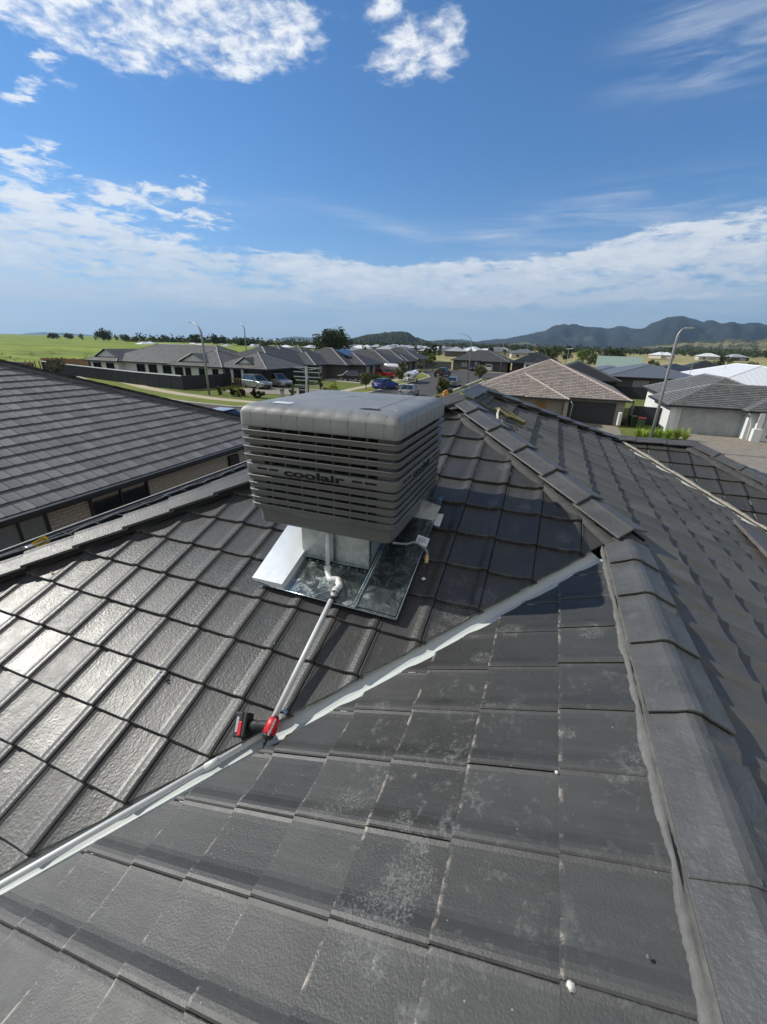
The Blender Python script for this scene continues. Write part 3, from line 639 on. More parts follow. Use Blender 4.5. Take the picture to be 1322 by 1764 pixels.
va=Vector((-1.19,1.36,-2.035)); vd=(Vector((-2.097,.478,-2.437))-Vector((-1.234,1.379,-2.065)))
mb=MB(); mb.tube([va,va+vd*1.0,va+vd*3.2],.0165,14); mb.build('valley_run',PV,dp,smooth=True)
mb=MB(); mb.tube([va+vd*.19,va+vd*.25],.0205,14); mb.build('coupling',PV,dp,smooth=True)
# ---------------------------------------------------------------- impact driver
RED=pr('tool_red',(.70,.025,.03),.38,(.45,.012,.016),9); RUB=pr('tool_rubber',(.022,.022,.024),.6); CHR=pr('tool_steel',(.16,.16,.17),.35,metal=.8); WHT=pr('white_print',(.8,.8,.8),.5)
dr=thing('impact_driver','red and black cordless impact driver lying across the white valley and pipe','power tool',(0,0,0))
hb=onA(474,1240,.085); hc=onA(444,1308,.020); ax=(hc-hb).normalized(); bat=onA(424,1249,.055)
L=(hc-hb).length
mb=MB(); mb.tube([hb-ax*.012,hb,hb+ax*.03,hb+ax*.062,hb+ax*.075],[.018,.033,.037,.037,.030],16); mb.build('motor_housing',RED,dr,smooth=True)
mb=MB(); mb.tube([hb+ax*.073,hb+ax*.085,hb+ax*.105],[.033,.032,.018],16); mb.tube([hb-ax*.02,hb-ax*.010],[.012,.020],12); mb.build('nose_cone',RUB,dr,smooth=True)
mb=MB(); mb.tube([hb+ax*.10,hb+ax*.128],.0095,12); mb.tube([hb+ax*.125,hb+ax*(L+.01)],.0055,8); mb.build('bit',CHR if False else RUB,dr,smooth=True)
gr0=hb+ax*.03+Vector((-.01,0,-.005)); gd=(bat-gr0)
mb=MB(); sdv=ax; rg_=[]
for s,wa,wb in((.0,.024,.030),(.2,.020,.025),(.55,.020,.024),(.8,.026,.032)):
    c=gr0+gd*s; nn=gd.normalized(); e1=(ax-nn*ax.dot(nn)).normalized(); e2_=nn.cross(e1)
    rg_.append([c+e1*wb*math.cos(a)+e2_*wa*math.sin(a) for a in np.linspace(0,2*PI,14,endpoint=False)])
mb.loft(rg_); mb.build('grip',RUB,dr,smooth=True)
nn=gd.normalized(); e1=(ax-nn*ax.dot(nn)).normalized(); e2_=nn.cross(e1); RM=Matrix((e1,e2_,nn)).transposed()
mb=MB(); mb.box(tuple(bat-nn*.008),(.122,.082,.024),rx=RM); mb.box(tuple(bat+nn*.026),(.128,.086,.046),rx=RM); mb.build('battery',RUB,dr,bevel=.007)
mb=MB(); mb.box(tuple(bat+nn*.012+e1*.02),(.070,.089,.020),rx=RM); mb.build('battery_band',RED,dr,bevel=.003)
mb=MB(); mb.box(tuple(bat+nn*.030+e2_*.0438*(1 if e2_.z>0 else -1)),(.075,.001,.014),rx=RM); mb.build('battery_print',pr('print_grey',(.5,.45,.45),.5),dr)
mb=MB(); mb.tube([gr0+gd*.12+ax*.022,gr0+gd*.22+ax*.030],.008,8); mb.build('trigger',RED,dr,smooth=True)
up=(-ray(467,1262).normalized()); yv=(up-ax*up.dot(ax)).normalized()
lm=Matrix((-ax,yv.cross(-ax),yv)).transposed().to_euler()
text('Milwaukee',.020,tuple(hb+ax*.035+yv*.0375),lm,WHT,dr,ext=.0006,bold=.0004)
# ---------------------------------------------------------------- cable, wires, scraps
cb=thing('supply_cable','grey flexible cable with a paper tag leaving the right corner of the cooler','cable',(0,0,0))
pts=[Vector((-.82,2.40,-1.245)),onA(700,937,.16),onA(715,934,.16),onA(728,941,.13),onA(736,950,.09),onA(736,957,.06)]
def smooth(p,n=6):
    o=[]; 
    for i in range(len(p)-1):
        a,b,c,d=p[max(i-1,0)],p[i],p[i+1],p[min(i+2,len(p)-1)]
        for k in range(n):
            t=k/n; o.append(.5*((2*b)+(c-a)*t+(2*a-5*b+4*c-d)*t*t+(3*b-a-3*c+d)*t**3))
    return o+[p[-1]]
mb=MB(); mb.tube(smooth(pts),.008,10); mb.build('sheath',pr('cable_grey',(.34,.34,.32),.5),cb,smooth=True)
mb=MB(); a=[onA(721,921,.19),onA(741,928,.18),onA(735,943,.14),onA(716,934,.15)]; mb.add(a,[(0,1,2,3)]); o=mb.build('paper_tag',pr('tag_paper',(.72,.76,.86),.6),cb); sm=o.modifiers.new('s','SOLIDIFY'); sm.thickness=.0015
mb=MB()
for s in (.25,.42,.58,.74): 
    p=a[0].lerp(a[3],s)+Vector((0,-.003,.002)); r_=a[1].lerp(a[2],s)+Vector((0,-.003,.002)); mb.tube([p.lerp(r_,.12),p.lerp(r_,.8 if s<.6 else .55)],.0016,4)
mb.build('print',BLK,cb)
gw=thing('gland_and_wires','brass fitting with green and brown wire ends hanging onto the tile by the tray','fitting',(0,0,0))
mb=MB(); p=smooth([onA(736,957,.06),onA(735,968,.045),onA(732,980,.02),onA(730,992,.008)]); mb.tube(p[:8],[.013,.016,.012,.016,.016,.011,.015,.013],10); mb.build('brass_fitting',pr('brass',(.75,.52,.22),.4,metal=.3),gw,smooth=True)
mb=MB(); mb.tube([q+Vector((-.012,0,.004)) for q in p[3:12]],.0035,6); mb.build('green_wire',pr('wire_green',(.03,.14,.13),.5),gw,smooth=True)
mb=MB(); mb.tube(p[7:],.003,6); mb.build('brown_wire',pr('wire_brown',(.14,.03,.02),.5),gw,smooth=True)
def crumb(name,p,r,mat,label,cat,fl=.5,seed=0,group=None,par=None):
    bm=bmesh.new(); bmesh.ops.create_icosphere(bm,subdivisions=2,radius=r); rn=random.Random(seed)
    for v in bm.verts: v.co=Vector((v.co.x*(1+rn.uniform(-.35,.35)),v.co.y*(1+rn.uniform(-.35,.35)),v.co.z*fl*(1+rn.uniform(-.3,.3))))
    me=bpy.data.meshes.new(name); bm.to_mesh(me); bm.free(); me.materials.append(mat)
    o=bpy.data.objects.new(name,me); COL.objects.link(o); o.location=p; o.rotation_euler=(0,math.atan(T)*0,rn.uniform(0,6))
    for q in me.polygons: q.use_smooth=True
    return tag(o,label,cat,group)
CH=pr('white_plaster',(.72,.70,.64),.8,(.5,.46,.38),60)
crumb('silicone_blob',onA(730,997,.006),.016,pr('silicone_white',(.75,.77,.76),.5),'white silicone blob on the dark tile at the end of the wires','sealant',.6,1)
crumb('white_chip',onB(985,1699,.008),.011,CH,'largest white chip at the foot of the worn tile, bottom of the photo','debris',.7,2)
crumb('pebble',onB(1117,1648,.003),.005,MORT,'small grey pebble on the worn tile near the mortar line','pebble',.8,3)
crumb('small_white_chip',onB(960,1331,.008),.007,CH,'small white chip at a tile corner in the middle of the worn slope','debris',.7,4)
0 and crumb('leaf_fragment',onB(742,1765,.004),.01,BLK,'dark leaf fragment on the glossy tile at the bottom left of the white chip','debris',.3,6)
crumb('yellow_chip',onA(88,986,.008),.011,pr('chip_yellow',(.75,.55,.28),.8),'small yellow chip on the silvery tile beside the left hip caps','debris',.6,7)
PLS=pr('blue_clear_plastic',(.45,.56,.68),.25,(.3,.4,.55),30,trans=0)
def scrap(name,p,s,label,seed):
    rn=random.Random(seed); mb=MB(); 
    for k in range(7):
        c=Vector(p)+Vector((rn.gauss(0,s*.35),rn.gauss(0,s*.35),abs(rn.gauss(.006,.006)))); q=[c+Vector((rn.gauss(0,s*.4),rn.gauss(0,s*.4),abs(rn.gauss(0,.008)))) for _ in range(3)]
        mb.add(q,[(0,1,2)])
    return tag(mb.build(name,PLS,None),label,'plastic scrap')
scrap('plastic_scrap',onA(278,1163,.006),.022,'crumpled clear blue plastic scrap at a tile edge on the silvery left slope',3)
scrap('plastic_wrap',onA(486,1225,.02),.03,'torn clear blue plastic wrap beside the pipe above the red driver',5)
scrap('plastic_ribbon',onA(471,1112,.006),.012,'thin curl of clear plastic at a tile corner left of the long pipe',8)
# white paint smears and mortar crumbs on the worn slope (raised dabs, each a few millimetres thick)
# ---------------------------------------------------------------- safety ropes
RB=pr('rope_black',(.02,.02,.018),.8,(.30,.27,.12),60); RW=pr('rope_white',(.62,.6,.5),.7)
def rope(path,r,mb,tw=40): mb.tube(path,r,6)
rp=thing('coiled_rope','coil of black and yellow safety rope lying on the far slope below the ridge caps','rope',(0,0,0))
rn=random.Random(9); mb=MB(); c0=onC(878,716,.035); 
for k in range(6):
    pts=[]; a=.19+rn.uniform(-.03,.03); b=.045+rn.uniform(-.015,.02)
    for j in range(25):
        th=2*PI*j/24; x=c0.x+.05*k*.1+a*math.cos(th)*.9+b*math.sin(th)*.5; y=c0.y+b*math.sin(th)*2.0-a*math.cos(th)*.25+rn.gauss(0,.006)
        pts.append(Vector((x,y,ZC-T*x+.024+.008*k*.7+rn.uniform(0,.008))))
    mb.tube(pts,.0085,6,cap=False)
mb.build('coil',RB,rp,smooth=True)
mb=MB(); a=onC(861,704,.05); b=onC(858,722,.03); mb.tube(smooth([a,a.lerp(b,.5)+Vector((-.012,0,.0)),b]),.014,8); mb.build('whipped_end',RW,rp,smooth=True)
mb=MB(); mb.tube(smooth([onC(858,722,.02),onC(868,727,.015),onC(880,731,.012),onC(893,734,.012)]),.003,5); mb.tube(smooth([onC(862,722,.02),onC(866,726,.03)]),.009,6); mb.build('loose_strand',RW,rp,smooth=True)
mb=MB(); mb.tube(smooth([onC(793,677,.10),onC(806,684,.10),onC(823,691,.03),onC(846,703,.022),onC(861,706,.03)]),.0095,6); mb.build('lead',RB,rp,smooth=True)
r2=thing('bunched_rope','bunched black and cream rope draped over the far ridge behind the cooler','rope',(0,0,0))
mb=MB(); mb2=MB()
for k in range(10):
    pts=[]; 
    for j in range(10):
        d=ray(742+j*3.2+rn.uniform(-3,3),688-j*.95+rn.uniform(-4,4)); s=6.1/d.y; p=d*s; pts.append(p+Vector((0,rn.uniform(-.12,.12),0)))
    (mb if k%2 else mb2).tube(smooth(pts,3),.011,5)
mb.build('dark_strands',RB,r2,smooth=True); mb2.build('cream_strands',pr('rope_cream',(.42,.38,.24),.8,(.1,.09,.06),50),r2,smooth=True)
d=ray(767,680); hk=d*(5.9/d.y)
mb=MB(); mb.box(tuple(hk),(.06,.05,.05),rz=.5); mb.tube([hk+Vector((-.03,0,.03)),hk+Vector((.02,0,.06)),hk+Vector((.05,0,.0))],.014,6); tag(mb.build('rope_hook',pr('hook_orange',(.75,.33,.06),.45),None,bevel=.008),'small orange hook at the end of the bunched rope on the far ridge','hook')
# ---------------------------------------------------------------- land
def dirt_hook(t,tc,c,rg,h):
    x,y,_=t.n('ShaderNodeSeparateXYZ',{0:tc}).outputs
    # paddock greens to the left of the estate, dry grass to the right and beyond
    side=t.n('ShaderNodeMapRange',{0:t.m('ADD',t.m('ADD',x,t.m('MULTIPLY',y,.30)),t.m('MULTIPLY',t.noise(tc,.01,3),60)),1:-45.,2:25.,3:0.,4:1.},clamp=True).outputs[0]
    n1=t.noise(tc,.035,6,.62,dist=.6); n2=t.noise(tc,.22,6,.7)
    st=t.n('ShaderNodeMapping',{0:tc,'Scale':(.25,1.6,1.),'Rotation':(0,0,.5)}).outputs[0]
    gr=t.mix(t.ramp(n1,[(.35,0),(.62,1)]),(.12,.155,.032),(.23,.30,.045)); gr=t.mix(t.ramp(n2,[(.45,0),(.7,.75)]),gr,(.085,.115,.03)); gr=t.mix(t.ramp(t.noise(st,.12,5,.7),[(.45,0),(.7,.7)]),gr,(.33,.40,.07))
    dr_=t.mix(t.ramp(t.noise(st,.03,5,.6),[(.38,0),(.6,1)]),(.40,.33,.17),(.27,.26,.11)); dr_=t.mix(t.ramp(n2,[(.5,0),(.75,.5)]),dr_,(.12,.11,.05))
    return t.mix(side,gr,dr_),rg,h
LAND=pr('paddock_grass',(.1,.15,.03),.95,(.07,.1,.02),.1,bump=.12,bsc=1.2,hook=dirt_hook,spec=.1)
gx=sorted(set([-16000,-8000,-4000,-2000,-1000]+[-600+40*i for i in range(31)]+[-15+1.5*i for i in range(18)]+[1000,2000,4000,8000,16000]))
gy=sorted(set([-3000,-800,-200]+[-60+30*i for i in range(30)]+[78+2*i for i in range(10)]+[1100,1500,2200,3500,6000,10000,18000]))
def ss(v): v=min(max(v,0.),1.); return v*v*(3-2*v)
GR=G-.9                       # the land falls about a metre towards the right hand houses
def gh(x,y):
    a=ss((x+12.6)/3.6); b=ss((x+4)/12); k=ss((y-80)/14); return G-.9*(a*(1-k)+b*k)
def land_z(x,y):
    z=0.
    k=min(max((-x-95)/160,0),1)*min(max((y+40)/60,0),1); z+=2.2*k*k*(3-2*k)+.9*k*math.sin(x*.021+1)*math.sin(y*.027)
    r=math.hypot(x,y)
    if r>1500: z-=0
    return gh(x,y)-.14+z
vs=[(x,y,land_z(x,y)) for y in gy for x in gx]; m=len(gx)
fs=[(j*m+i,j*m+i+1,(j+1)*m+i+1,(j+1)*m+i) for j in range(len(gy)-1) for i in range(m-1)]
struct(MB().add(vs,fs).build('ground',LAND,smooth=True))
def flat(name,poly,h,mat,th=0):
    ar=sum(poly[i][0]*poly[(i+1)%len(poly)][1]-poly[(i+1)%len(poly)][0]*poly[i][1] for i in range(len(poly)))
    if ar<0: poly=poly[::-1]
    mb=MB(); xs=[p[0] for p in poly]; ys=[p[1] for p in poly]; CX=1.8; CY=4.
    for i in range(math.floor(min(xs)/CX),math.ceil(max(xs)/CX)):
        c=clip(clip(poly,lambda p:p[0]-i*CX),lambda p:(i+1)*CX-p[0])
        if len(c)<3: continue
        y0=min(p[1] for p in c); y1=max(p[1] for p in c)
        for j in range(math.floor(y0/CY),math.ceil(y1/CY)):
            q=clip(clip(c,lambda p:p[1]-j*CY),lambda p:(j+1)*CY-p[1])
            if len(q)>=3: mb.add([(x,y,gh(x,y)+h) for x,y in q],[tuple(range(len(q)))])
    return struct(mb.build(name,mat))
def strip(name,pts,w0,w1,h,mat,th=0):      # band beside a polyline (offset to its left)
    P=[Vector((*p,0)) for p in pts]; A=[];B=[]
    for i,p in enumerate(P):
        d=(P[min(i+1,len(P)-1)]-P[max(i-1,0)]).normalized(); n=Vector((-d.y,d.x,0)); A.append(p+n*w0); B.append(p+n*w1)
    mb=MB(); n=len(P); vs=[(p.x,p.y,gh(p.x,p.y)+h) for p in A]+[(p.x,p.y,gh(p.x,p.y)+h) for p in B]; fs=[(i,i+1,n+i+1,n+i) for i in range(n-1)]
    if th:
        vs+=[(p.x,p.y,gh(p.x,p.y)+h-th) for p in A]+[(p.x,p.y,gh(p.x,p.y)+h-th) for p in B]
        fs+=[(2*n+i,2*n+i+1,i+1,i) for i in range(n-1)]+[(n+i,n+i+1,3*n+i+1,3*n+i) for i in range(n-1)]+[(0,n,3*n,2*n),(n-1,2*n-1,4*n-1,3*n-1)]
    mb.add(vs,fs); o=mb.build(name,mat); bm=bmesh.new(); bm.from_mesh(o.data); bmesh.ops.recalc_face_normals(bm,faces=bm.faces)
    if not th and bm.faces and sum(f.normal.z for f in bm.faces)<0: bmesh.ops.reverse_faces(bm,faces=bm.faces)
    bm.to_mesh(o.data); bm.free(); return struct(o)
ROAD=pr('asphalt_warm',(.085,.078,.072),.85,(.068,.063,.06),.35,bump=.01,bsc=20,spec=.3)
CONC=pr('concrete_pale',(.42,.39,.33),.85,(.34,.32,.27),1.2,bump=.002)
PATH=pr('footpath_sandy',(.47,.40,.27),.88,(.40,.34,.23),.8,bump=.002)
LAWN=pr('lawn_grass',(.165,.195,.050),.95,(.105,.135,.036),.5,bump=.05,bsc=7,spec=.1,hook=lambda t,tc,c,rg,h:(t.mix(t.ramp(t.noise(tc,.25,5,.7),[(.45,0),(.7,.7)]),c,(.17,.17,.055)),rg,h))
LAWND=pr('lawn_deep',(.075,.115,.022),.95,(.05,.08,.018),.7,bump=.05,bsc=7,spec=.1)
VERGE=pr('verge_grass',(.21,.235,.06),.95,(.14,.165,.042),.4,bump=.05,bsc=7,spec=.1)
EXPO=pr('exposed_aggregate',(.29,.255,.205),.85,(.20,.175,.145),2.5,bump=.004,bsc=40)
GRAVEL=pr('gravel_bed',(.48,.45,.40),.9,(.2,.19,.17),3,bump=.01,bsc=20)
edge=[(-92,60),(-72,48.5),(-62,43.6),(-50,38.2),(-42.4,35.7),(-34.9,34.0),(-28.8,33.7),(-26.2,34.6),(-24.2,36.6),(-22.9,39.6),(-22.35,44),(-22.2,60),(-22.4,80),(-22.8,86),(-24.5,91),(-27.6,97),(-29.2,104),(-28.6,111),(-25.5,116)]
flat('road',edge+[(-20,117),(-13.8,112.6),(-3,108.5),(12,101),(30,92),(30,84),(10,93),(-4,97),(-11,95),(-13.0,88),(-13.3,60),(-13.2,40),(-12.2,30),(-9,24.4),(14,23.5),(60,26),(60,17.5),(14,15.6),(-30,16.5),(-60,26),(-92,48)],.0,ROAD)
strip('kerb',edge,0.,.42,.13,CONC,.3); strip('verge',edge,.42,2.9,.10,VERGE); strip('footpath',edge,2.9,4.35,.115,PATH,.2)
strip('kerb',[(-13.0,88),(-13.3,60),(-13.2,40),(-12.2,30),(-9,24.4),(14,23.5),(60,26)][::-1],-.42,0.,.13,CONC,.3)
strip('kerb',[(-20,117),(-13.8,112.6),(-3,108.5),(12,101),(30,92)],-.0,.4,.13,CONC,.3)
flat('lawn',[(-90,64),(-72,53),(-62,48),(-50.6,42.8),(-43.0,40.2),(-35.4,38.5),(-30.6,38.1),(-28.7,39.2),(-27.0,44),(-26.7,58),(-26.8,90),(-33,98),(-60,110),(-90,110)],.04,LAWN)
flat('lawn',[(-12.8,60),(-12.7,40),(-11.7,30.5),(-8.7,25),(14,24.0),(60,26.5),(60,80),(30,84),(10,92.6),(-4,96.6),(-10.6,94.6),(-12.5,88)],.03,LAWN)
flat('driveway',[(11.2,46.8),(17,46.8),(26,45),(24,34),(19,24.0),(9.0,24.1),(10.6,38)],.06,EXPO)
flat('driveway',[(1.2,48.5),(6.7,48.2),(6.7,44),(6.0,34),(4.5,24.1),(-1,24.5),(.1,36)],.06,EXPO)
flat('garden_bed',[(7.2,38.2),(9.0,38.2),(11.1,43.5),(11.0,46.3),(8.6,46.3)],.05,LAWND)
flat('driveway',[(-38.5,43.6),(-32,44.5),(-27.0,46),(-26.9,53),(-33,52.6),(-38.5,51.8)],.08,EXPO)
flat('driveway',[(-37,66),(-26.9,64.5),(-26.9,69.5),(-37,70.5)],.08,CONC)
flat('driveway',[(-36,77),(-26.9,76),(-26.9,80),(-36,81)],.08,CONC)
flat('driveway',[(-24,117.5),(-13.8,114),(-10,121),(-20,124)],.05,CONC); flat('driveway',[(-9,112),(-4,110),(-2,116),(-7,118)],.05,CONC)
flat('yard',[(-11,-15),(-11,16),(-60,20),(-60,-15)],-.05,GRAVEL)
# ---------------------------------------------------------------- house kit
TG=lambda n,a,b:pr(n,a,.6,b,3,bump=.001,coord='UV',spec=.4,hook=far_tile)
def far_tile(t,tc,c,rg,h):
    x,y,_=t.n('ShaderNodeSeparateXYZ',{0:tc}).outputs
    cell=t.n('ShaderNodeCombineXYZ',{0:t.m('FLOOR',t.m('DIVIDE',x,.31)),1:t.m('FLOOR',t.m('DIVIDE',y,.33)),2:1.}).outputs[0]
    r=t.n('ShaderNodeTexWhiteNoise',{'Vector':cell}).outputs['Value']
    c=t.mix(1.,c,t.ramp(r,[(0,.80),(1,1.2)]),'MULTIPLY')
    j=t.m('LESS_THAN',fr(t,x,.31),.07); c=t.mix(t.m('MULTIPLY',j,.45),c,(.02,.02,.02)); k=t.m('LESS_THAN',fr(t,t.m('ADD',y,.0),.3299),.22); c=t.mix(t.m('MULTIPLY',k,.85),c,(.012,.012,.012)); return c,rg,h  # dark joints; the wide course band paints the shade under each tile overlap
RT_CH=TG('far_tile_charcoal',(.115,.114,.110),(.09,.089,.087)); RT_DK=TG('far_tile_dark',(.042,.044,.047),(.032,.034,.036)); RT_GR=TG('far_tile_grey',(.20,.195,.18),(.165,.16,.15)); RT_TP=TG('far_tile_taupe',(.37,.315,.27),(.29,.25,.215)); RT_MD=TG('far_tile_mid',(.17,.166,.155),(.135,.132,.124))
METL=lambda n,a:pr(n,a,.45,None,3,coord='UV',spec=.5,hook=lambda t,tc,c,rg,h:(t.mix(t.m('MULTIPLY',t.m('LESS_THAN',fr(t,t.n('ShaderNodeSeparateXYZ',{0:tc}).outputs[0],.76),.08),.3),c,(.05,.05,.06)),rg,h))
RM_BL=METL('metal_roof_bluegrey',(.13,.14,.155)); RM_WH=METL('metal_roof_white',(.78,.79,.80)); RM_GN=METL('metal_roof_green',(.27,.36,.30)); RM_DB=METL('metal_roof_navy',(.035,.040,.052))
BK=lambda n,a,b:pr(n,a,.9,b,1.,bump=.002,coord='UV',spec=.2,hook=brick_hook(a,b))
def brick_hook(a,b):
    def h(t,tc,c,rg,_):
        w=t.n('ShaderNodeTexBrick',{'Vector':tc,'Color1':(*a,1),'Color2':(*b,1),'Mortar':(*[q*.42 for q in a],1),'Scale':1.,'Mortar Size':.009,'Brick Width':.24,'Row Height':.086})
        return t.mix(.15,w.outputs['Color'],c),rg,w.outputs['Fac']
    return h
B_TAN=BK('brick_tan',(.62,.55,.45),(.54,.48,.40)); B_DK=BK('brick_dark',(.055,.055,.058),(.04,.04,.042)); B_MD=BK('brick_brown_grey',(.15,.14,.13),(.11,.10,.095)); B_LT=BK('brick_light',(.40,.35,.30),(.34,.30,.26))
W_WH=pr('render_white',(.72,.72,.70),.8,(.66,.66,.64),1.5); W_GY=pr('render_grey',(.36,.37,.36),.85,(.31,.32,.31),1.5); W_DG=pr('cladding_dark_grey',(.10,.105,.10),.8,(.08,.085,.08),1.5); W_CR=pr('render_cream',(.55,.51,.44),.85)
FAS=pr('fascia_dark',(.025,.027,.03),.5); FAW=pr('fascia_white',(.62,.62,.60),.5); GLS=pr('window_glass',(.02,.025,.03),.08,(.015,.018,.02),1,spec=.9); GLC=pr('window_curtained',(.30,.32,.31),.3,(.22,.24,.24),4); FRM=pr('window_frame_dark',(.03,.032,.035),.4); FRW=pr('window_frame_white',(.7,.7,.68),.4)
D_CH=pr('door_charcoal',(.030,.033,.036),.5,(.025,.027,.03),2); D_GY=pr('door_pale_grey',(.45,.46,.45),.5,(.32,.335,.33),2); D_WD=pr('door_timber',(.36,.19,.06),.5,(.26,.13,.04),5); FN=pr('fence_steel_charcoal',(.022,.025,.031),.5,(.017,.019,.024),1.5); FNG=pr('fence_grey',(.14,.15,.16),.6)
TIM=pr('timber_raw',(.36,.22,.11),.8,(.24,.14,.07),6)
def hiproof(mbR,mbC,mbG,x0,x1,y0,y1,ze,t,tile=True,oh=.5,g=.305,ex=0.):
    x0-=oh;x1+=oh;y0-=oh;y1+=oh; w,d=x1-x0,y1-y0; h=min(w,d)/2; zr=ze+h*t; st=.04 if tile else .0; f=strips if tile else strips
    gg=g if tile else 50
    if w>=d: a,b=(x0+h,(y0+y1)/2),(x1-h,(y0+y1)/2)
    else: a,b=((x0+x1)/2,y0+h),((x0+x1)/2,y1-h)
    if w>=d: P=[([(x0,y0),(x1,y0),b,a],(x0,y0),(0,1)),([(x1,y1),(x0,y1),a,b],(x1,y1),(0,-1)),([(x0,y1),(x0,y0),a],(x0,y0),(1,0)),([(x1,y0),(x1,y1),b],(x1,y0),(-1,0))]
    else: P=[([(x0,y0),(x1,y0),a],(x0,y0),(0,1)),([(x1,y1),(x0,y1),b],(x1,y1),(0,-1)),([(x0,y1),(x0,y0),a,b],(x0,y0),(1,0)),([(x1,y0),(x1,y1),b,a],(x1,y0),(-1,0))]
    for poly,p0,gr in P: strips(mbR,poly,p0,ze+ex,gr,t,g=gg,step=st+.0001)
    def cap(p,q,zp,zq,r=.085):
        P_=Vector((*p,zp+ex)); Q=Vector((*q,zq+ex)); dd=(Q-P_); 
        if dd.length<.05: return
        s=Vector((-dd.y,dd.x,0)).normalized(); k=[(-.14,-.035),(-.03,.055),(.03,.055),(.14,-.035)]
        k=[(a_*1.25,b_*1.4) for a_,b_ in k]; mbC.loft([[P_+s*a_+Vector((0,0,b_)) for a_,b_ in k],[Q+s*a_+Vector((0,0,b_)) for a_,b_ in k]])
    cap(a,b,zr,zr)
    for c,e in (((x0,y0),a),((x1,y1),b),((x1,y0),b if w>=d else a),((x0,y1),a if w>=d else b)): cap(c,e,ze,zr)
    for c,dm in ((((x0+x1)/2,y0-.05,ze-.07+ex),(w+.2,.11,.16)),(((x0+x1)/2,y1+.05,ze-.07+ex),(w+.2,.11,.16)),((x0-.05,(y0+y1)/2,ze-.07+ex),(.11,d-.01,.157)),((x1+.05,(y0+y1)/2,ze-.07+ex),(.11,d-.01,.157))): mbG.box(c,dm)
    return zr
def sideframe(side,x0,x1,y0,y1):   # (origin, along, outward)
    return {'S':((x0,y0),(1,0),(0,-1)),'N':((x1,y1),(-1,0),(0,1)),'E':((x1,y0),(0,1),(1,0)),'W':((x0,y1),(0,-1),(-1,0))}[side]
def window(par,fr_,u,w,z,h,frm=FRM,gl=GLS,name='window',mull=1,d=.0):
    (ox,oy),(ax,ay),(nx,ny)=fr_; cxx=ox+ax*u+nx*(.03+d); cyy=oy+ay*u+ny*(.03+d); rz=math.atan2(ay,ax)
    mb=MB(); 
    for du,dz,ww,hh in ((0,h/2,w,.07),(0,-h/2,w,.07),(-w/2,0,.07,h-.07),(w/2,0,.07,h-.07))+tuple((w*(k/(mull+1)-.5),0,.05,h-.07) for k in range(1,mull+1)):
        mb.box((cxx+ax*du,cyy+ay*du,z+h/2+dz),(ww,.08,hh),rz=rz)
    f=mb.build('window',frm,par)
    MB().box((cxx-nx*.012,cyy-ny*.012,z+h/2),(w-.04,.03,h-.04),rz=rz).build('pane',gl,f); return f
def door(par,fr_,u,w,h,mat,z=G,name='door',ribs=0,d=0.):
    (ox,oy),(ax,ay),(nx,ny)=fr_; cxx=ox+ax*u+nx*(.025+d); cyy=oy+ay*u+ny*(.025+d); rz=math.atan2(ay,ax); mb=MB()
    if ribs:
        for k in range(ribs): mb.box((cxx,cyy,z+h*(k+.5)/ribs),(w,.05,h/ribs-.022),rz=rz)
        mb.box((cxx-nx*.012,cyy-ny*.012,z+h/2),(w,.04,h),rz=rz)
    else: mb.box((cxx,cyy,z+h/2),(w,.06,h),rz=rz)
    o=mb.build(name,mat,par); 
    if w<1.6: MB().box((cxx+ax*w*.38+nx*.05,cyy+ay*w*.38+ny*.05,z+1.0),(.12,.05,.04),rz=rz).build('handle',GALVB,o)
    return o
def house(name,label,blocks,roof,wall,t=.414,ze=2.5,oh=.5,tile=True,cap=None,fas=FAS,z0=G,group=None,cat='house',g=.305):
    """blocks: (x0,x1,y0,y1[,eave offset]) hipped masses that run into one another"""
    xs=[b[0] for b in blocks]; ys=[b[2] for b in blocks]; o=thing(name,label,cat,(0,0,0),0,group)
    r,c,gt,w=MB(),MB(),MB(),MB()
    for k,b in enumerate(blocks):
        dz=b[4] if len(b)>4 else 0
        hiproof(r,c,gt,*b[:4],z0+ze+dz-.004*k,t,tile,oh,ex=.0,g=g); w.prism([(b[0]+.004*k,b[2]+.004*k),(b[1]-.004*k,b[2]+.004*k),(b[1]-.004*k,b[3]-.004*k),(b[0]+.004*k,b[3]-.004*k)],z0-.1,z0+ze+dz-.16)
    ro=r.build('roof',roof,o); c.build('ridge_capping',cap or roof,ro); gt.build('gutter',fas,o); w.build('wall',wall,o); return o
# left neighbour: big roof next door
nl=thing('neighbour_house','tan brick house next door on the left with a long grey tiled roof','house',(0,0,0))
zE=G+2.62
tiles('roof_slope',(-10.30,15.6,zE),(0,1),(-1,0),(-62,3),(0,21),[((-10.3,15.55),(1,1)),((-15.3,10.55),(1,1))][:1],T_N,nl,fine=False,step=.030,H=.007,jd=.004,g=.415,seed=8)
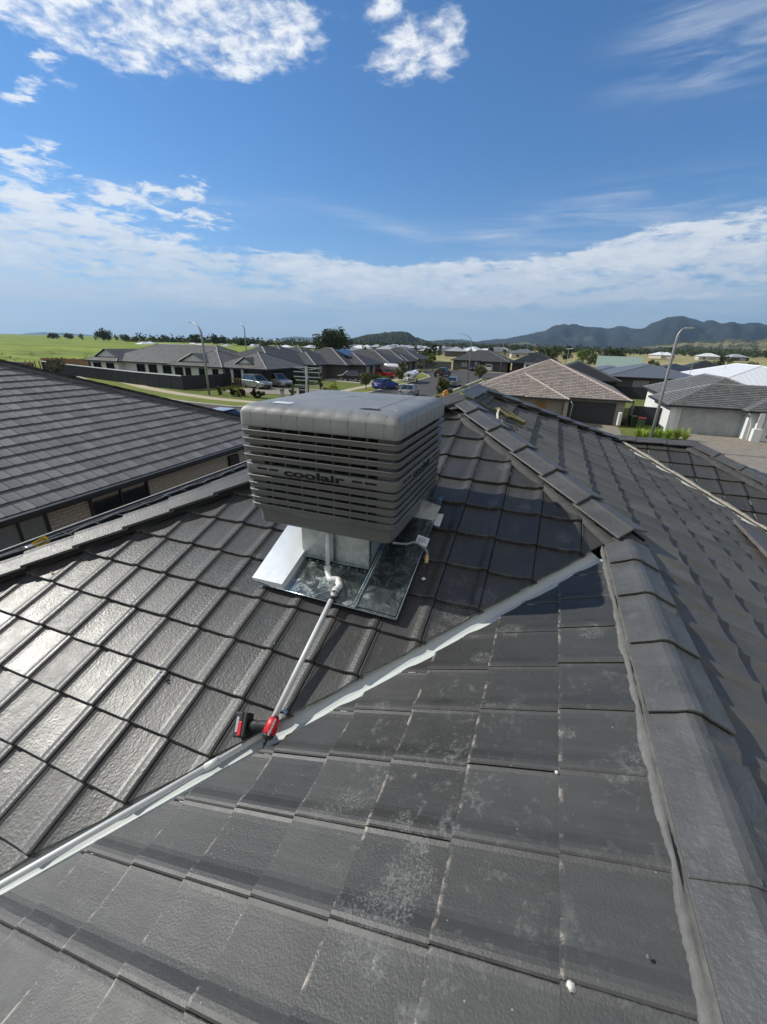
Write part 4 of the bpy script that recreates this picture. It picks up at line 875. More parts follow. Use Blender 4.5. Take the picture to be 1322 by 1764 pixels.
# trimmed to the hip on its far side by cutting the slab above
_o=children(nl)[0]; bm=bmesh.new(); bm.from_mesh(_o.data); bmesh.ops.bisect_plane(bm,geom=bm.verts[:]+bm.edges[:]+bm.faces[:],plane_co=(-10.3,15.5,0),plane_no=Vector((-1,1,0)),clear_outer=True); bmesh.ops.bisect_plane(bm,geom=bm.verts[:]+bm.edges[:]+bm.faces[:],plane_co=(-17.6,0,0),plane_no=Vector((-1,0,0)),clear_outer=True); bm.to_mesh(_o.data); bm.free()
mb=MB(); strips(mb,[(-10.3,15.5),(-17.6,8.2),(-24.9,15.5)],(-10.3,15.5),zE-.02,(0,-1),T); strips(mb,[(-17.6,8.2),(-24.9,15.5),(-24.9,-5),(-17.6,-5)],(-24.9,0),zE-.02,(1,0),T); mb.build('roof_slope',T_N,nl)
caps((-10.25,15.55,zE+.07),(-17.6,8.2,zE+T*7.3+.075),(S2,S2),hipd,nl,CAPN,L=.408,w=.19,lift=.03,rise=.026,seed=41,bmp=False)
bedding((-10.25,15.55,zE+.07),(-17.6,8.2,zE+T*7.3+.075),(S2,-S2),hipd,nl,CAPN,w0=.16,w1=.20,h0=.02,h1=-.05,seed=19,wave=.002)
mb=MB(); mb.box((-10.21,5.2,zE-.08),(.14,20.7,.12)); mb.box((-10.24,5.2,zE-.15),(.03,20.7,.06)); mb.box((-17,15.64,zE-.10),(13.4,.14,.15)); mb.build('gutter',GUT,nl,bevel=.01)
mb=MB(); mb.box((-10.5,5.2,zE-.175),(.55,20.4,.03)); mb.build('eave_soffit',pr('soffit_dark',(.05,.05,.05),.8),nl)
mb=MB(); mb.prism([(-10.78,-5),(-10.78,15.0),(-24.3,15.0),(-24.3,-5)],G-.1,zE-.18); mb.build('wall',B_TAN,nl)
fE=((-10.78,0),(0,1),(1,0))
for u0,u1,gl in((4.55,5.72,GLC),(6.83,8.55,GLS)): window(nl,fE,(u0+u1)/2,u1-u0,zE-2.05,1.84,gl=gl)
MB().box((-10.72,12.35,G+1.95),(.14,.5,.42)).build('meter_box',FRM,nl,bevel=.01)
# ---------------------------------------------------------------- houses of the street
SF=sideframe
LHz=2.45
lh=house('gabled_house','long white and black house with three small gables behind the dark fence','x' and [(-71,-46.5,53.5,65.5),(-54,-44.6,51.2,60),(-73.5,-67,52.5,60)],RT_GR,W_WH,ze=LHz,cap=pr('cap_grey',(.075,.075,.075),.6),oh=.6)
lh['label']='long white walled house with small gables and a grey tiled roof behind the black fence'
def gable(par,x0,x1,y,z,rise,dep,roof,inf,dirx=False):
    """small gablet standing on the roof: ridge runs back from the face"""
    xm=(x0+x1)/2; ft=MB(); ft.add([(x0+.3,y,z),(x1-.3,y,z),(xm,y,z+rise-.15)],[(0,1,2)]); ft.build('gable',inf,par)
    mb=MB()
    for sx,xa in((-1,x0),(1,x1)):
        P=[Vector((xa,y-.25,z-.05)),Vector((xm,y-.25,z+rise)),Vector((xm,y+dep,z+rise)),Vector((xa,y+dep,z-.05))]
        if sx>0: P=P[::-1]
        mb.add(P+[p-Vector((0,0,.09)) for p in P],[(0,1,2,3),(7,6,5,4),(0,4,5,1),(1,5,6,2),(2,6,7,3),(3,7,4,0)])
    mb.build('gable_roof',RT_CH,par)
    b=MB()
    for sx,xa in((-1,x0),(1,x1)): b.tube([(xa,y-.28,z-.06),(xm,y-.28,z+rise+.02)],.09,4)
    b.build('barge_board',FAS,par)
gable(lh,-53.4,-47.2,51.9,G+LHz+.45,1.25,6,RT_CH,W_WH); gable(lh,-73.2,-67.4,53.3,G+LHz+.5,1.3,6,RT_CH,W_WH)
for u,w,h,z in((1.2,1.5,1.1,1.0),(3.0,1.,1.1,1.0),(5.6,1.,1.2,.9),(8.1,1.,1.2,.9)): window(lh,SF('S',-54,-44.6,51.2,60),u,w,G+z,h)
for u in(7.8,10.4,13.4): window(lh,SF('S',-71,-46.5,53.5,65.5),u,1.7,G+.9,1.2)
for u in(1.6,4.6): window(lh,SF('S',-73.5,-67,52.5,60),u,1.7,G+.9,1.2)
lp=house('gabled_wing_house','black brick house end with a small gabled porch, by the silver green wagon',[(-46.3,-37.3,51.6,61)],RT_GR,B_DK,ze=LHz,cap=RT_CH,oh=.55)
lp['label']='black brick house end with a small gabled porch, by the silver green wagon'
gable(lp,-43.4,-39.4,52.4,G+LHz+.35,1.05,5,RT_CH,W_WH)
window(lp,SF('S',-46.3,-37.3,51.6,61),4.0,1.3,G+.5,1.9); MB().box((-43.25,51.55,G+1.4),(.5,.08,2.1)).build('white_panel',W_WH,lp); MB().box((-41.35,51.55,G+1.4),(.5,.08,2.1)).build('white_panel',W_WH,lp)
for x in (-43.9,-38.4,-40.6): MB().box((x,50.95,G+1.2),(.14,.14,2.45)).build('porch_post',FAS,lp)
door(lp,SF('S',-46.3,-37.3,51.6,61),7.2,2.6,2.2,D_CH)
tb=thing('timber_balustrade','short raw timber slatted rail leaning at the porch beside the silver wagon','rail',(-41.2,49.9,G))
MB().box((0,0,1.1),(4.2,.08,.09)).build('top_rail',TIM,tb)
for k in range(9): MB().box((-1.9+k*.475,0,.55),(.10,.05,1.1)).build('slat',TIM,tb)
h2=house('corner_house','dark brick house with a grey hipped roof and white lintel behind the parked silver cars',[(-52,-39.9,56.8,71),(-46,-37.9,66,76)],RT_CH,B_MD,ze=2.5,oh=.6,cap=pr('cap_mid',(.14,.14,.14),.6))
f2=SF('E',-52,-39.9,56.8,71); MB().box((-39.83,63.4,G+2.2),(.14,13,.34)).build('lintel',W_GY,h2)
door(h2,f2,3.2,4.8,2.0,pr('door_brown_dark',(.05,.045,.042),.6),ribs=5); window(h2,f2,8.0,.7,G+.6,1.4,gl=GLC,mull=0); window(h2,f2,10.0,.45,G+.3,1.9,gl=GLC,mull=0); window(h2,f2,11.4,.45,G+.3,1.9,gl=GLC,mull=0)
MB().box((-37.2,66.6,G+1.15),(.45,.45,2.3)).build('porch_pillar',W_GY,h2); MB().box((-37.2,75.4,G+1.15),(.45,.45,2.3)).build('porch_pillar',W_GY,h2)
h3=house('street_house','grey roofed brick house with a solar panel behind the black wagon',[(-47,-34.2,70.5,82),(-40,-31.8,73,81)],RT_CH,B_MD,ze=2.5,oh=.6,cap=pr('cap_mid',(.14,.14,.14),.6))
f3=SF('E',-40,-31.8,73,81); window(h3,f3,2.2,1.0,G+.5,1.7,gl=GLC); door(h3,f3,4.6,2.2,2.1,D_CH)
for y in(73.6,76.6,80.2): MB().box((-31.4,y,G+1.15),(.4,.4,2.3)).build('porch_pillar',W_GY,h3)
sp_=MB(); sp_.add([Vector((-34.4+a*3.2,74+b*4.4,G+3.05-a*-.0+(0))) for a,b in((0,0),(1,0),(1,1),(0,1))],[(0,1,2,3)])
for k in range(3):
    mb=MB(); mb.box((-36.6,75.3+k*1.8,G+4.05+.2),(3.3,1.7,.05),rx=Matrix.Rotation(math.atan(.414),3,'Y')); mb.build('solar_panel',pr('solar_blue',(.02,.03,.07),.15,(.015,.022,.05),3,spec=.8),h3)
def street_house(x0,x1,y0,y1,label,roof=RT_CH,wall=B_MD,pil=None,win=True,side='E',extra=None,**k):
    o=house('street_house',label,[(x0,x1,y0,y1)]+([extra] if extra else []),roof,wall,oh=.6,cap=pr('cap_mid',(.14,.14,.14),.6),**k)
    f=SF(side,x0,x1,y0,y1); L=(y1-y0) if side in'EW' else (x1-x0)
    window(o,f,L*.22,1.6,G+.7,1.4,gl=GLC); door(o,f,L*.7,L*.35,2.1,D_CH,ribs=4)
    for q in(.45,.9): 
        (ox,oy),(ax,ay),(nx,ny)=f; MB().box((ox+ax*L*q+nx*.4,oy+ay*L*q+ny*.4,G+1.15),(.4,.4,2.3)).build('porch_pillar',W_GY,o)
    return o
street_house(-45,-31.2,83.5,93,'grey roofed house just behind the red ute on the left of the street')
street_house(-46,-32.2,96,106,'grey roofed house with pale pillars, two along from the red ute',extra=(-38,-31.8,98,103,-.1))
street_house(-47,-33,110,122,'last grey roofed house at the end of the left row, by the steel fence')
street_house(-62,-50,76,88,'grey tiled house roof in the second row behind the corner house'); street_house(-66,-55,92,103,'low grey roof in the second row behind the row of street houses')
fa=street_house(-25.5,-11.5,119,130,'wide dark hipped house across the head of the street behind the white car',side='S',wall=B_MD,extra=(-17,-11,117,126,-.05))
fb=house('street_house','dark house with a white framed porch at the head of the street',[(-9.8,1,116,128),(-6.5,-2.2,114.6,122,-.05)],RT_DK,B_DK,oh=.6,cap=RT_DK)
for x in(-6.6,-2.1): MB().box((x,114.2,G+1.2),(.4,.4,2.5)).build('porch_pillar',W_WH,fb)
MB().box((-4.35,114.2,G+2.35),(4.9,.42,.4)).build('porch_beam',W_WH,fb); window(fb,SF('S',-6.5,-2.2,114.6,122),2.1,2.4,G+.2,1.9,gl=GLC)
window(fa,SF('S',-25.5,-11.5,119,130),6.4,1.6,G+.5,1.6,gl=GLC)
# taupe-roofed house
tp_=house('taupe_house','house with a pinkish taupe tiled roof and a wide charcoal garage door',[(-7.9,7.1,47.4,62.4),(-6.9,1.4,46.0,58)],RT_TP,B_LT,ze=2.5,oh=.5,t=.414,z0=GR,cap=pr('cap_pinkish',(.46,.37,.32),.7,(.36,.29,.25),6))
fS=SF('S',-7.9,7.1,47.4,62.4); door(tp_,fS,11.95,4.6,2.15,D_CH,z=GR,name='garage_door',ribs=4)
fS2=SF('S',-6.9,1.4,46.0,58); door(tp_,fS2,6.3,1.0,2.05,D_WD,z=GR,d=.02)
hiproof(_r:=MB(),_c:=MB(),_g:=MB(),-1.6,1.45,45.5,50,GR+2.49,.414); _o=_r.build('roof',RT_TP,tp_); _c.build('ridge_capping',pr('cap_pinkish',(.46,.37,.32),.7),_o); _g.build('gutter',FAS,tp_)
MB().box((1.75,45.3,GR+1.15),(.35,.35,2.3)).build('pillar',B_LT,tp_); MB().tube([(2.1,44.9,GR+2.35),(2.3,45.3,GR+2.0),(2.3,47.2,GR)],.05,6).build('downpipe',FAW,tp_)
MB().box((6.75,46.6,GR+.8),(.34,.36,1.3)).build('letter_pillar',W_WH,tp_,bevel=.1)
mb=MB(); mb.box((-8.6,55,GR+2.5),(.18,13,.14)); mb.build('gutter_white',FAW,tp_)
hb2=house('street_house','dark hipped roof with a television mast right behind the taupe roof',[(-1.5,9.5,76,92)],RT_DK,B_DK,cap=RT_CH,oh=.6,z0=GR)
MB().tube([(1.9,78,GR+4.0),(1.9,78,GR+7.)],.035,5).build('mast',GALVB,hb2); MB().tube([(1.4,78,GR+6.9),(2.5,78,GR+7.)],.06,5).build('aerial',FAW,hb2)
# right white house
CLG=pr('cap_lightgrey',(.22,.22,.215),.65,(.16,.16,.155),5)
rh=house('white_house','white rendered house with a grey tiled roof and a pale grey double garage door',[(10.7,23,46.2,53.5),(12.3,21.4,50.5,67),(16.3,24,45.1,52)],RT_MD,W_WH,ze=2.5,oh=.5,z0=GR,cap=CLG)
fR=SF('S',10.7,23,46.2,53.5); door(rh,fR,3.35,4.85,2.2,D_GY,name='garage_door',z=GR,ribs=9)
MB().box((10.85,46.05,GR+1.15),(.5,.3,2.3)).build('corner_pier',W_WH,rh)
MB().box((16.95,44.6,GR+.55),(.62,.62,1.1)).build('pillar_base',W_WH,rh,bevel=.02); MB().box((16.95,44.6,GR+1.7),(.34,.34,1.4)).build('porch_pillar',W_WH,rh)
MB().tube([(16.0,44.5,GR+2.3),(16.3,44.8,GR+2.1),(16.5,44.8,GR+1.2),(16.5,44.8,GR+.1)],.055,6).build('downpipe',FAW,rh)
fd=door(rh,SF('S',16.3,24,45.1,52),1.75,1.1,2.1,FRW,z=GR)
for k in range(4): MB().box((18.05,45.01,GR+.45+k*.42),(.3,.06,.22)).build('pane',GLS,fd)
window(rh,SF('W',10.7,23,46.2,53.5),4.,.6,GR+1.2,.5,mull=0)
MB().tube([(14.8,60,GR+3.4),(14.8,60,GR+6.2)],.03,5).build('mast',GALVB,rh)
# houses behind on the right
mh=house('metal_roofed_house','brown brick house with a wide flat looking blue grey metal roof',[(9.8,24,88,108),(9.2,15,104,118,.1)],RM_BL,B_MD,tile=False,t=.25,ze=2.6,oh=.7,cap=RM_BL,z0=GR)
window(mh,SF('S',9.8,24,88,108),5.0,2.6,GR+.6,1.5,gl=GLC); door(mh,SF('S',9.8,24,88,108),10.6,4.8,2.1,FRM,z=GR)
gh_=thing('green_roof_shed','house with a pale green steel gable roof beyond the blue grey roof','house',(16.2,134,GR),R(-6))
mb=MB(); mb.prism([(-5,-5),(5,-5),(5,5),(-5,5)],0,2.6); mb.build('wall',W_CR,gh_)
mb=MB(); mb.add([(-5.4,-5.8,2.5),(5.4,-5.8,2.5),(5.4,0,5.3),(-5.4,0,5.3),(5.4,5.8,2.5),(-5.4,5.8,2.5)],[(0,1,2,3),(3,2,4,5)]); mb.build('roof',RM_GN,gh_)
mb=MB(); mb.add([(-5.05,-5,2.6),(-5.05,5,2.6),(-5.05,0,5.1)],[(0,2,1)]); mb.build('gable',W_CR,gh_)
house('navy_roof_house','low house with a dark navy hipped roof between the green and white roofs',[(20.5,31,112,124)],RM_DB,B_DK,tile=False,t=.30,oh=.6,cap=RM_DB,z0=GR)
wh=house('white_roof_house','house with a large bright white metal hipped roof behind the grey tiled roof',[(22.6,38,78,104)],RM_WH,W_CR,tile=False,t=.31,ze=2.6,oh=.6,cap=RM_WH,fas=FAW,z0=GR)
MB().tube([(27.5,92,GR+4.2),(27.5,92,GR+5.4)],.06,6).build('vent_pipe',FAW,wh)
house('dark_tile_house','dark tiled roof glimpsed behind the left end of the white roof',[(29,40,124,136)],RT_DK,B_DK,cap=RT_DK,z0=GR)
# ---------------------------------------------------------------- fences
def fence(label,pts,h=1.8,mat=FN,name='steel_fence',lip=None,panel=2.35,z0=G):
    o=thing(name,label,'fence',(*pts[0],z0)); O=Vector((*pts[0],0))
    for a,b in zip(pts[:-1],pts[1:]):
        A,B=Vector((*a,0))-O,Vector((*b,0))-O; L=(B-A).length; n=max(1,round(L/panel)); d=(B-A)/n; rz=math.atan2(d.y,d.x)
        for k in range(n):
            c=A+d*(k+.5); mb=MB(); W_=d.length; N=int(W_/.095); vs=[];fs=[]
            nrm=Vector((-d.y,d.x,0)).normalized()
            for i in range(N+1):
                p=A+d*(k+i/N)+nrm*(.018 if i%2 else -.018); vs+=[(p.x,p.y,.06),(p.x,p.y,h-.04)]
                if i: fs.append((2*i-2,2*i,2*i+1,2*i-1))
            mb.add(vs,fs); mb.build('panel',mat,o)
            MB().box((c.x,c.y,h-.01),(W_,.05,.05) if not lip else (W_,.13,.12),rz=rz).build('top_rail',lip or mat,o)
            p=A+d*k; MB().box((p.x,p.y,h/2+.0),(.07,.09,h+.03),rz=rz).build('post',mat,o)
        MB().box((B.x,B.y,h/2),(.075,.09,h+.03),rz=rz).build('post',mat,o)
    return o
LIP=pr('fence_lip_bright',(.78,.80,.84),.4,(.7,.72,.76),2)
fence('long black corrugated steel fence with a bright top edge by the white gabled house',[(-86,52.4),(-74,48.9),(-53.2,43.9),(-43.6,42.5)],lip=LIP)
fence('short return of black steel fence beside the streetlight',[(-43.5,42.5),(-41.9,46.6),(-42.6,50.5)])
fence('dark steel fence along the right hand side of the street behind the ridge',[(-9.2,31),(-9.1,45),(-9.0,62),(-5.2,83)],h=1.8,z0=GR)
fence('charcoal steel fence running between the taupe house and the green bin',[(7.5,47.2),(8.2,50.4),(8.9,54)],h=1.8,z0=GR)
fence('charcoal steel side fence joining the white house behind the green bin',[(8.3,49.6),(10.6,49.2)],h=1.8,z0=GR)
fence('charcoal steel fence in front of the brown brick metal roofed house',[(8.5,74),(9.5,76),(16,75),(22,74)],h=1.8,z0=GR)
fence('grey steel fence at the head of the street, left of the wide dark house',[(-33,118),(-26,119)],mat=FNG,h=1.9)
fence('dark steel fence at the back of the white gabled house seen at its left end',[(-86,60),(-74,58)],h=1.8)
tw=thing('timber_stakes','row of raw timber boards and posts fixed at the end of the retaining wall','fence',(-86.2,51.6,G))
for k in range(16): MB().box((.2+k*.52,1.0+k*.17,1.15+.05*(k%3)),(.47,.12,2.3),rz=.3).build('board',TIM,tw)
for k in range(4): MB().box((-1.6+k*.75,-.75+k*.3,.9),(.2,.12,1.9)).build('post',TIM,tw)
rw=MB(); rw.prism([(-104,50),(-87.6,51.2),(-87.6,52.0),(-104,51.2)],G-.2,G+1.5); tag(rw.build('retaining_wall',pr('rubble_brown',(.20,.16,.13),.9,(.12,.10,.085),2,bump=.03,bsc=3),None),'low brown rubble retaining wall at the left end of the timber boards','wall')
# ---------------------------------------------------------------- cars
TY=pr('tyre_rubber',(.02,.02,.02),.8); RIM=pr('rim_alloy',(.45,.46,.47),.3,metal=.8); CGL=pr('car_glass',(.015,.02,.022),.06,spec=.9); HL=pr('headlamp_clear',(.7,.72,.75),.15); TL=pr('tail_lamp_red',(.45,.01,.012),.25); PLT=pr('number_plate',(.7,.7,.66),.5); TRM=pr('car_trim_black',(.02,.02,.022),.6)
def paint(n,c,m=.0): return pr('paint_'+n,c,.28,tuple(q*.9 for q in c),1,metal=m,coat=.6,spec=.5)
PRF={ # lower body outline (x from rear, z), greenhouse outline
 'hatch':([(0,.35),(.02,.75),(.12,.98),(.9,1.0),(3.1,.98),(4.1,.80),(4.4,.62),(4.42,.32),(4.2,.22),(.2,.22)],[(.22,.98),(.80,1.34),(1.5,1.41),(2.3,1.38),(3.25,.97)],1.80),
 'sedan':([(0,.35),(.02,.80),(.15,1.0),(1.0,1.02),(3.3,.98),(4.4,.82),(4.7,.62),(4.72,.32),(4.5,.22),(.2,.22)],[(.75,1.0),(1.35,1.38),(1.9,1.44),(2.6,1.42),(3.45,.97)],1.80),
 'wagon':([(0,.40),(.02,.85),(.08,1.10),(1.0,1.12),(3.4,1.10),(4.3,.98),(4.65,.78),(4.68,.40),(4.4,.27),(.2,.27)],[(.12,1.1),(.42,1.66),(1.2,1.74),(2.7,1.70),(3.55,1.09)],1.86),
 'ute':([(0,.50),(.02,1.15),(1.75,1.17),(1.8,1.17),(4.0,1.15),(4.9,1.08),(5.2,.88),(5.22,.48),(4.9,.38),(.2,.38)],[(1.75,1.16),(1.9,1.72),(2.5,1.80),(3.2,1.76),(4.05,1.14)],1.88)}
def car(name,label,kind,p,hd,pm,cat='car',group=None,lit=1):
    lo,gh_,w=PRF[kind]; o=thing(name,label,cat,(p[0],p[1],G+(p[2] if len(p)>2 else 0)),hd,group); xm=(lo[-2][0]+lo[0][0])/2 if 0 else max(q[0] for q in lo)/2
    def extr(pl,w0,w1,split=0):    # outline extruded across, upper verts pulled in
        z0=min(q[1] for q in pl); z1=max(q[1] for q in pl); n=len(pl); vs=[]
        for s in(-1,1):
            for x,z in pl: vs.append((x-xm,s*(w0+(w1-w0)*(z-z0)/(z1-z0+1e-6))/2,z))
        return vs,[tuple(range(n)),tuple(range(n,2*n))[::-1]]+[((i+1)%n,i,n+i,n+(i+1)%n) for i in range(n)]
    mb=MB(); z_=max(q[1] for q in lo); mid=(.62*z_)
    n=len(lo); rg=[]
    for yy,sc in((-w/2,.0),(-w/2+.05,1.),(-w*.32,1.),(0,1.),(w*.32,1.),(w/2-.05,1.),(w/2,.0)):
        r=[]
        for x,z in lo:
            k=abs(yy)/(w/2); xe=(x-xm)*(1-.045*k**3); zz=z-(.03 if k>.6 and z>.9 else 0)
            if sc==0: xe*=.985; zz=mid+(zz-mid)*.86
            r.append(Vector((xe,yy,zz)))
        rg.append(r)
    mb.loft(rg); b=mb.build('body',pm,o,bevel=.03)
    bm=bmesh.new(); bm.from_mesh(b.data); bmesh.ops.recalc_face_normals(bm,faces=bm.faces); bm.to_mesh(b.data); bm.free()
    v,f=extr(gh_,w*.90,w*.68); g_=MB(); g_.add(v,f); c=g_.build('glasshouse',CGL,o,bevel=.03)
    bm=bmesh.new(); bm.from_mesh(c.data); bmesh.ops.recalc_face_normals(bm,faces=bm.faces); bm.to_mesh(c.data); bm.free()
    # roof panel and pillars
    tops=[q for q in gh_ if q[1]>1.3]; mb=MB(); x0=min(q[0] for q in tops)-xm; x1=max(q[0] for q in tops)-xm; zt=max(q[1] for q in tops)
    mb.box(((x0+x1)/2,0,zt-.005),(x1-x0+.12,w*.70,.05)); mb.build('roof_panel',pm,o,bevel=.02)
    mb=MB()
    for s in(-1,1):
        for (xa,za),(xb,zb) in (((gh_[0]),(gh_[1])),((gh_[-1]),(gh_[-2])),((gh_[0][0]*.5+gh_[-1][0]*.5,gh_[0][1]),(gh_[2][0]*.45+gh_[3][0]*.55,zt-.03))):
            wz=lambda z:(w*.90+(w*.68-w*.90)*(z-gh_[0][1])/(zt-gh_[0][1]))/2
            mb.tube([(xa-xm,s*(wz(za)+.0),za-.02),(xb-xm,s*(wz(zb)+.0),zb)],.035,5)
    mb.build('pillar',pm,o)
    wr=.33 if kind!='ute' else .38
    for x in (.78,max(q[0] for q in lo)-.85):
        for s in(-1,1):
            mb=MB(); mb.tube([(x-xm,s*(w/2-.20),wr),(x-xm,s*(w/2+.005),wr)],wr,20); wo=mb.build('wheel',TY,o)
            mb=MB(); mb.tube([(x-xm,s*(w/2-.1),wr),(x-xm,s*(w/2+.02),wr)],wr*.62,14); mb.build('rim',RIM,wo)
    L=max(q[0] for q in lo)
    for s in(-1,1):
        MB().box((L-xm-.10,s*w*.36,.70*(1.15 if kind in('wagon','ute') else 1)),(.22,.36,.14)).build('headlight',HL,o,bevel=.03)
        MB().box((-xm+.05,s*w*.38,.84*(1.1 if kind in('wagon','ute') else 1)),(.16,.30,.16)).build('tail_light',TL,o,bevel=.03)
        MB().box((.55*L-xm+.55,s*(w/2+.07),1.02*(1.08 if kind in('wagon','ute') else 1)),(.12,.16,.12)).build('wing_mirror',pm,o,bevel=.03)
    MB().box((-xm+.005,0,.62),(.03,.42,.13)).build('number_plate',PLT,o); MB().box((L-xm-.02,0,.50),(.06,1.0,.16)).build('grille',TRM,o)
    if kind=='ute': MB().box((.85-xm,0,1.16),(1.55,w*.84,.05)).build('tray_cover',TRM,o)
    return o
N_=PI/2
car('blue_hatchback','bright blue hatchback parked at the left kerb seen from behind','hatch',(-22.6,59.8),N_-.30,paint('blue',(.020,.050,.28)))
car('silver_wagon','silver green wagon with a white roof rack on the lawn edge by the timber rail','wagon',(-37.6,49.6,.06),R(-18),paint('silver_green',(.30,.34,.32),.4))
_w=car('pale_wagon','pale silver wagon parked just behind the silver green wagon','wagon',(-36.6,53.0,.08),R(-18),paint('pale_silver',(.42,.43,.43),.4))
car('black_wagon','black wagon with a pale roof parked in the driveway left of the red ute','wagon',(-31.8,67.8,.06),R(168),paint('near_black',(.02,.022,.025)))
_u=car('red_ute','red double cab ute parked on the lawn beside a white boat','ute',(-30.2,77.6,.05),R(172),paint('red',(.36,.012,.016)),cat='ute')
_d=car('black_ute','black ute driving away in the middle of the street','ute',(-21.2,89.5),N_-.14,paint('black_blue',(.02,.021,.024)),cat='ute')
MB().box((-.9,0,1.42),(1.7,1.6,.06)).build('tray_rack',TRM,_d); MB().box((-1.7,0,1.3),(.06,1.6,.35)).build('ladder_bar',TRM,_d)
car('white_suv','white car parked under the eave of the wide dark house, head of the street','wagon',(-15.5,116.3,.05),N_+.1,paint('white',(.72,.72,.72)))
car('dark_small_car','small dark car in the carport left of the white car at the street head','hatch',(-19.9,117.2,.05),N_,paint('navy',(.02,.03,.05)))
car('grey_blue_sedan','grey blue sedan parked at the right kerb behind the small street tree','sedan',(-14.6,69.5),N_-.02,paint('grey_blue',(.13,.19,.24),.3))
car('pale_green_sedan','pale grey green sedan whose roof shows just above the cooler lid by the street sign','sedan',(-16.6,52.6),N_+.1,paint('grey_green',(.30,.36,.34),.4))
car('silver_blue_sedan','silver blue car whose roof just shows over the left neighbour hip','sedan',(-22.6,25.0),R(182),paint('silver_blue',(.36,.42,.48),.4))
BW=pr('boat_white',(.74,.75,.75),.3); BT=pr('boat_cover_dark',(.05,.055,.06),.7)
def boat(name,label,p,hd,s=1.,trailer=True):
    o=thing(name,label,'boat',(p[0],p[1],G+p[2]),hd); rg=[]
    for x,w,zb,zt in((-2.6,.92,.75,1.55),(-1.5,1.0,.62,1.55),(0,1.02,.55,1.58),(1.2,.85,.60,1.68),(2.2,.45,.85,1.80),(2.75,.06,1.35,1.88)):
        rg.append([Vector((x*s,y*s,z*s)) for y,z in((-w,zt),(-w*1.02,zt-.18),(-w*.75,(zb+zt)/2-.1),(0,zb),(w*.75,(zb+zt)/2-.1),(w*1.02,zt-.18),(w,zt),(w*.5,zt+.06),(-w*.5,zt+.06))])
    mb=MB(); mb.loft(rg); h=mb.build('hull',BW,o,smooth=False); bm=bmesh.new(); bm.from_mesh(h.data); bmesh.ops.recalc_face_normals(bm,faces=bm.faces); bm.to_mesh(h.data); bm.free()
    mb=MB(); mb.loft([[Vector((x*s,y*s,z*s)) for y,z in((-w,1.6),(-w*.8,zt),(w*.8,zt),(w,1.6))] for x,w,zt in((-1.9,.8,1.74),(-.6,.85,1.84),(.7,.75,1.84),(1.5,.4,1.72))]); mb.build('canopy',BW,o)
    if trailer:
        mb=MB(); mb.box((0,-.35,.5),(5.0,.08,.1)); mb.box((0,.35,.5),(5.0,.08,.1)); mb.box((-.6,0,.48),(.1,2.0,.1)); mb.tube([(2.4,0,.5),(3.7,0,.5)],.05,6); mb.build('trailer_frame',GALVB,o)
        for q in(-1,1):
            mb=MB(); mb.tube([(-.7,q*.95,.3),(-.7,q*1.12,.3)],.3,16); mb.build('wheel',TY,o)
        mb=MB(); mb.box((-2.95,0,1.15),(.4,.34,.75)); mb.box((-3.0,0,.55),(.18,.14,.9)); mb.build('outboard_motor',TRM,o,bevel=.06)
        MB().box((-2.75,0,.55),(.08,1.7,.14)).build('light_board',TRM,o)
    return o
boat('trailer_boat','white motor boat with a black outboard on a trailer at the left kerb',(-22.6,72.8,0),N_+.1)
boat('parked_boat','long white boat hull standing just behind the red ute',(-29.6,81.5,.4),R(176),1.15)
# ---------------------------------------------------------------- street lights, signs, odds and ends
POLE=pr('pole_galvanised',(.30,.31,.31),.5,(.24,.25,.25),4,metal=.4)
def lamp(label,p,az,h=7.6,arm=2.0,r=.085,name='street_light',cs=.80):
    o=thing(name,label,'street light',(p[0],p[1],G+(p[2] if len(p)>2 else 0))); dx,dy=math.sin(az),math.cos(az)
    pts=[Vector((0,0,0)),Vector((0,0,h*.5)),Vector((0,0,h*cs))]
    for k in range(1,9):
        a=k/8*R(83); pts.append(Vector((dx*arm*(1-math.cos(a)),dy*arm*(1-math.cos(a)),h*cs+h*(.98-cs)*math.sin(a))))
    MB().tube(pts,[r*(1-.55*i/len(pts)) for i in range(len(pts))],10).build('pole',POLE,o,smooth=True)
    e=pts[-1]; mb=MB(); mb.box((e.x+dx*.25,e.y+dy*.25,e.z),(.22,.6,.09),rz=-az); mb.build('lamp_head',pr('lamp_head_grey',(.5,.51,.52),.4),o,bevel=.03)
    MB().box((e.x+dx*.28,e.y+dy*.28,e.z-.05),(.14,.36,.02),rz=-az).build('lens',pr('lens_dull',(.6,.6,.55),.3),o)
    MB().box((0,0,.02),(.34,.34,.05)).build('base_plate',POLE,o); return o
lamp('dark streetlight arching left in front of the white gabled house',(*gz(361,681)[:2],),R(-68),h=8.1,arm=2.6,r=.125)
lamp('tall thin streetlight standing alone on the far green rise beyond the black fence',(-77.5,99,0),R(-65),h=10.5,arm=3.0,r=.15)
lamp('streetlight leaning out over the street in front of the wide dark house',(*gz(806,661)[:2],),R(-68),h=8.2,arm=2.6)
lamp('streetlight in front of the dark house with the white porch',(*gz(862,641)[:2],),R(-68),h=8.2,arm=2.6)
lamp('large pale streetlight rising between the taupe house and the white house',(*gz(1117,772,GR)[:2],GR-G),R(75),h=8.75,arm=.42,r=.11,cs=.90)
for k,(x,y,hh) in enumerate(((747,601,9),(726,605,9),(775,603,8),(1002,0,0))):
    if hh: p=gz(x,y+4); lamp('small far streetlight over the distant estate, '+('nearest the big hill','between the hill and the wide dark house','just left of the middle streetlight')[(0,2,1).index(k) if 0 else (1,0,2)[k]],(p.x,p.y,0),R(-70),h=hh,arm=2.5,r=.16)
ap=thing('timber_power_pole','plain wooden power pole in the dry paddock behind the dark roofs','pole',tuple(gz(919,622)))
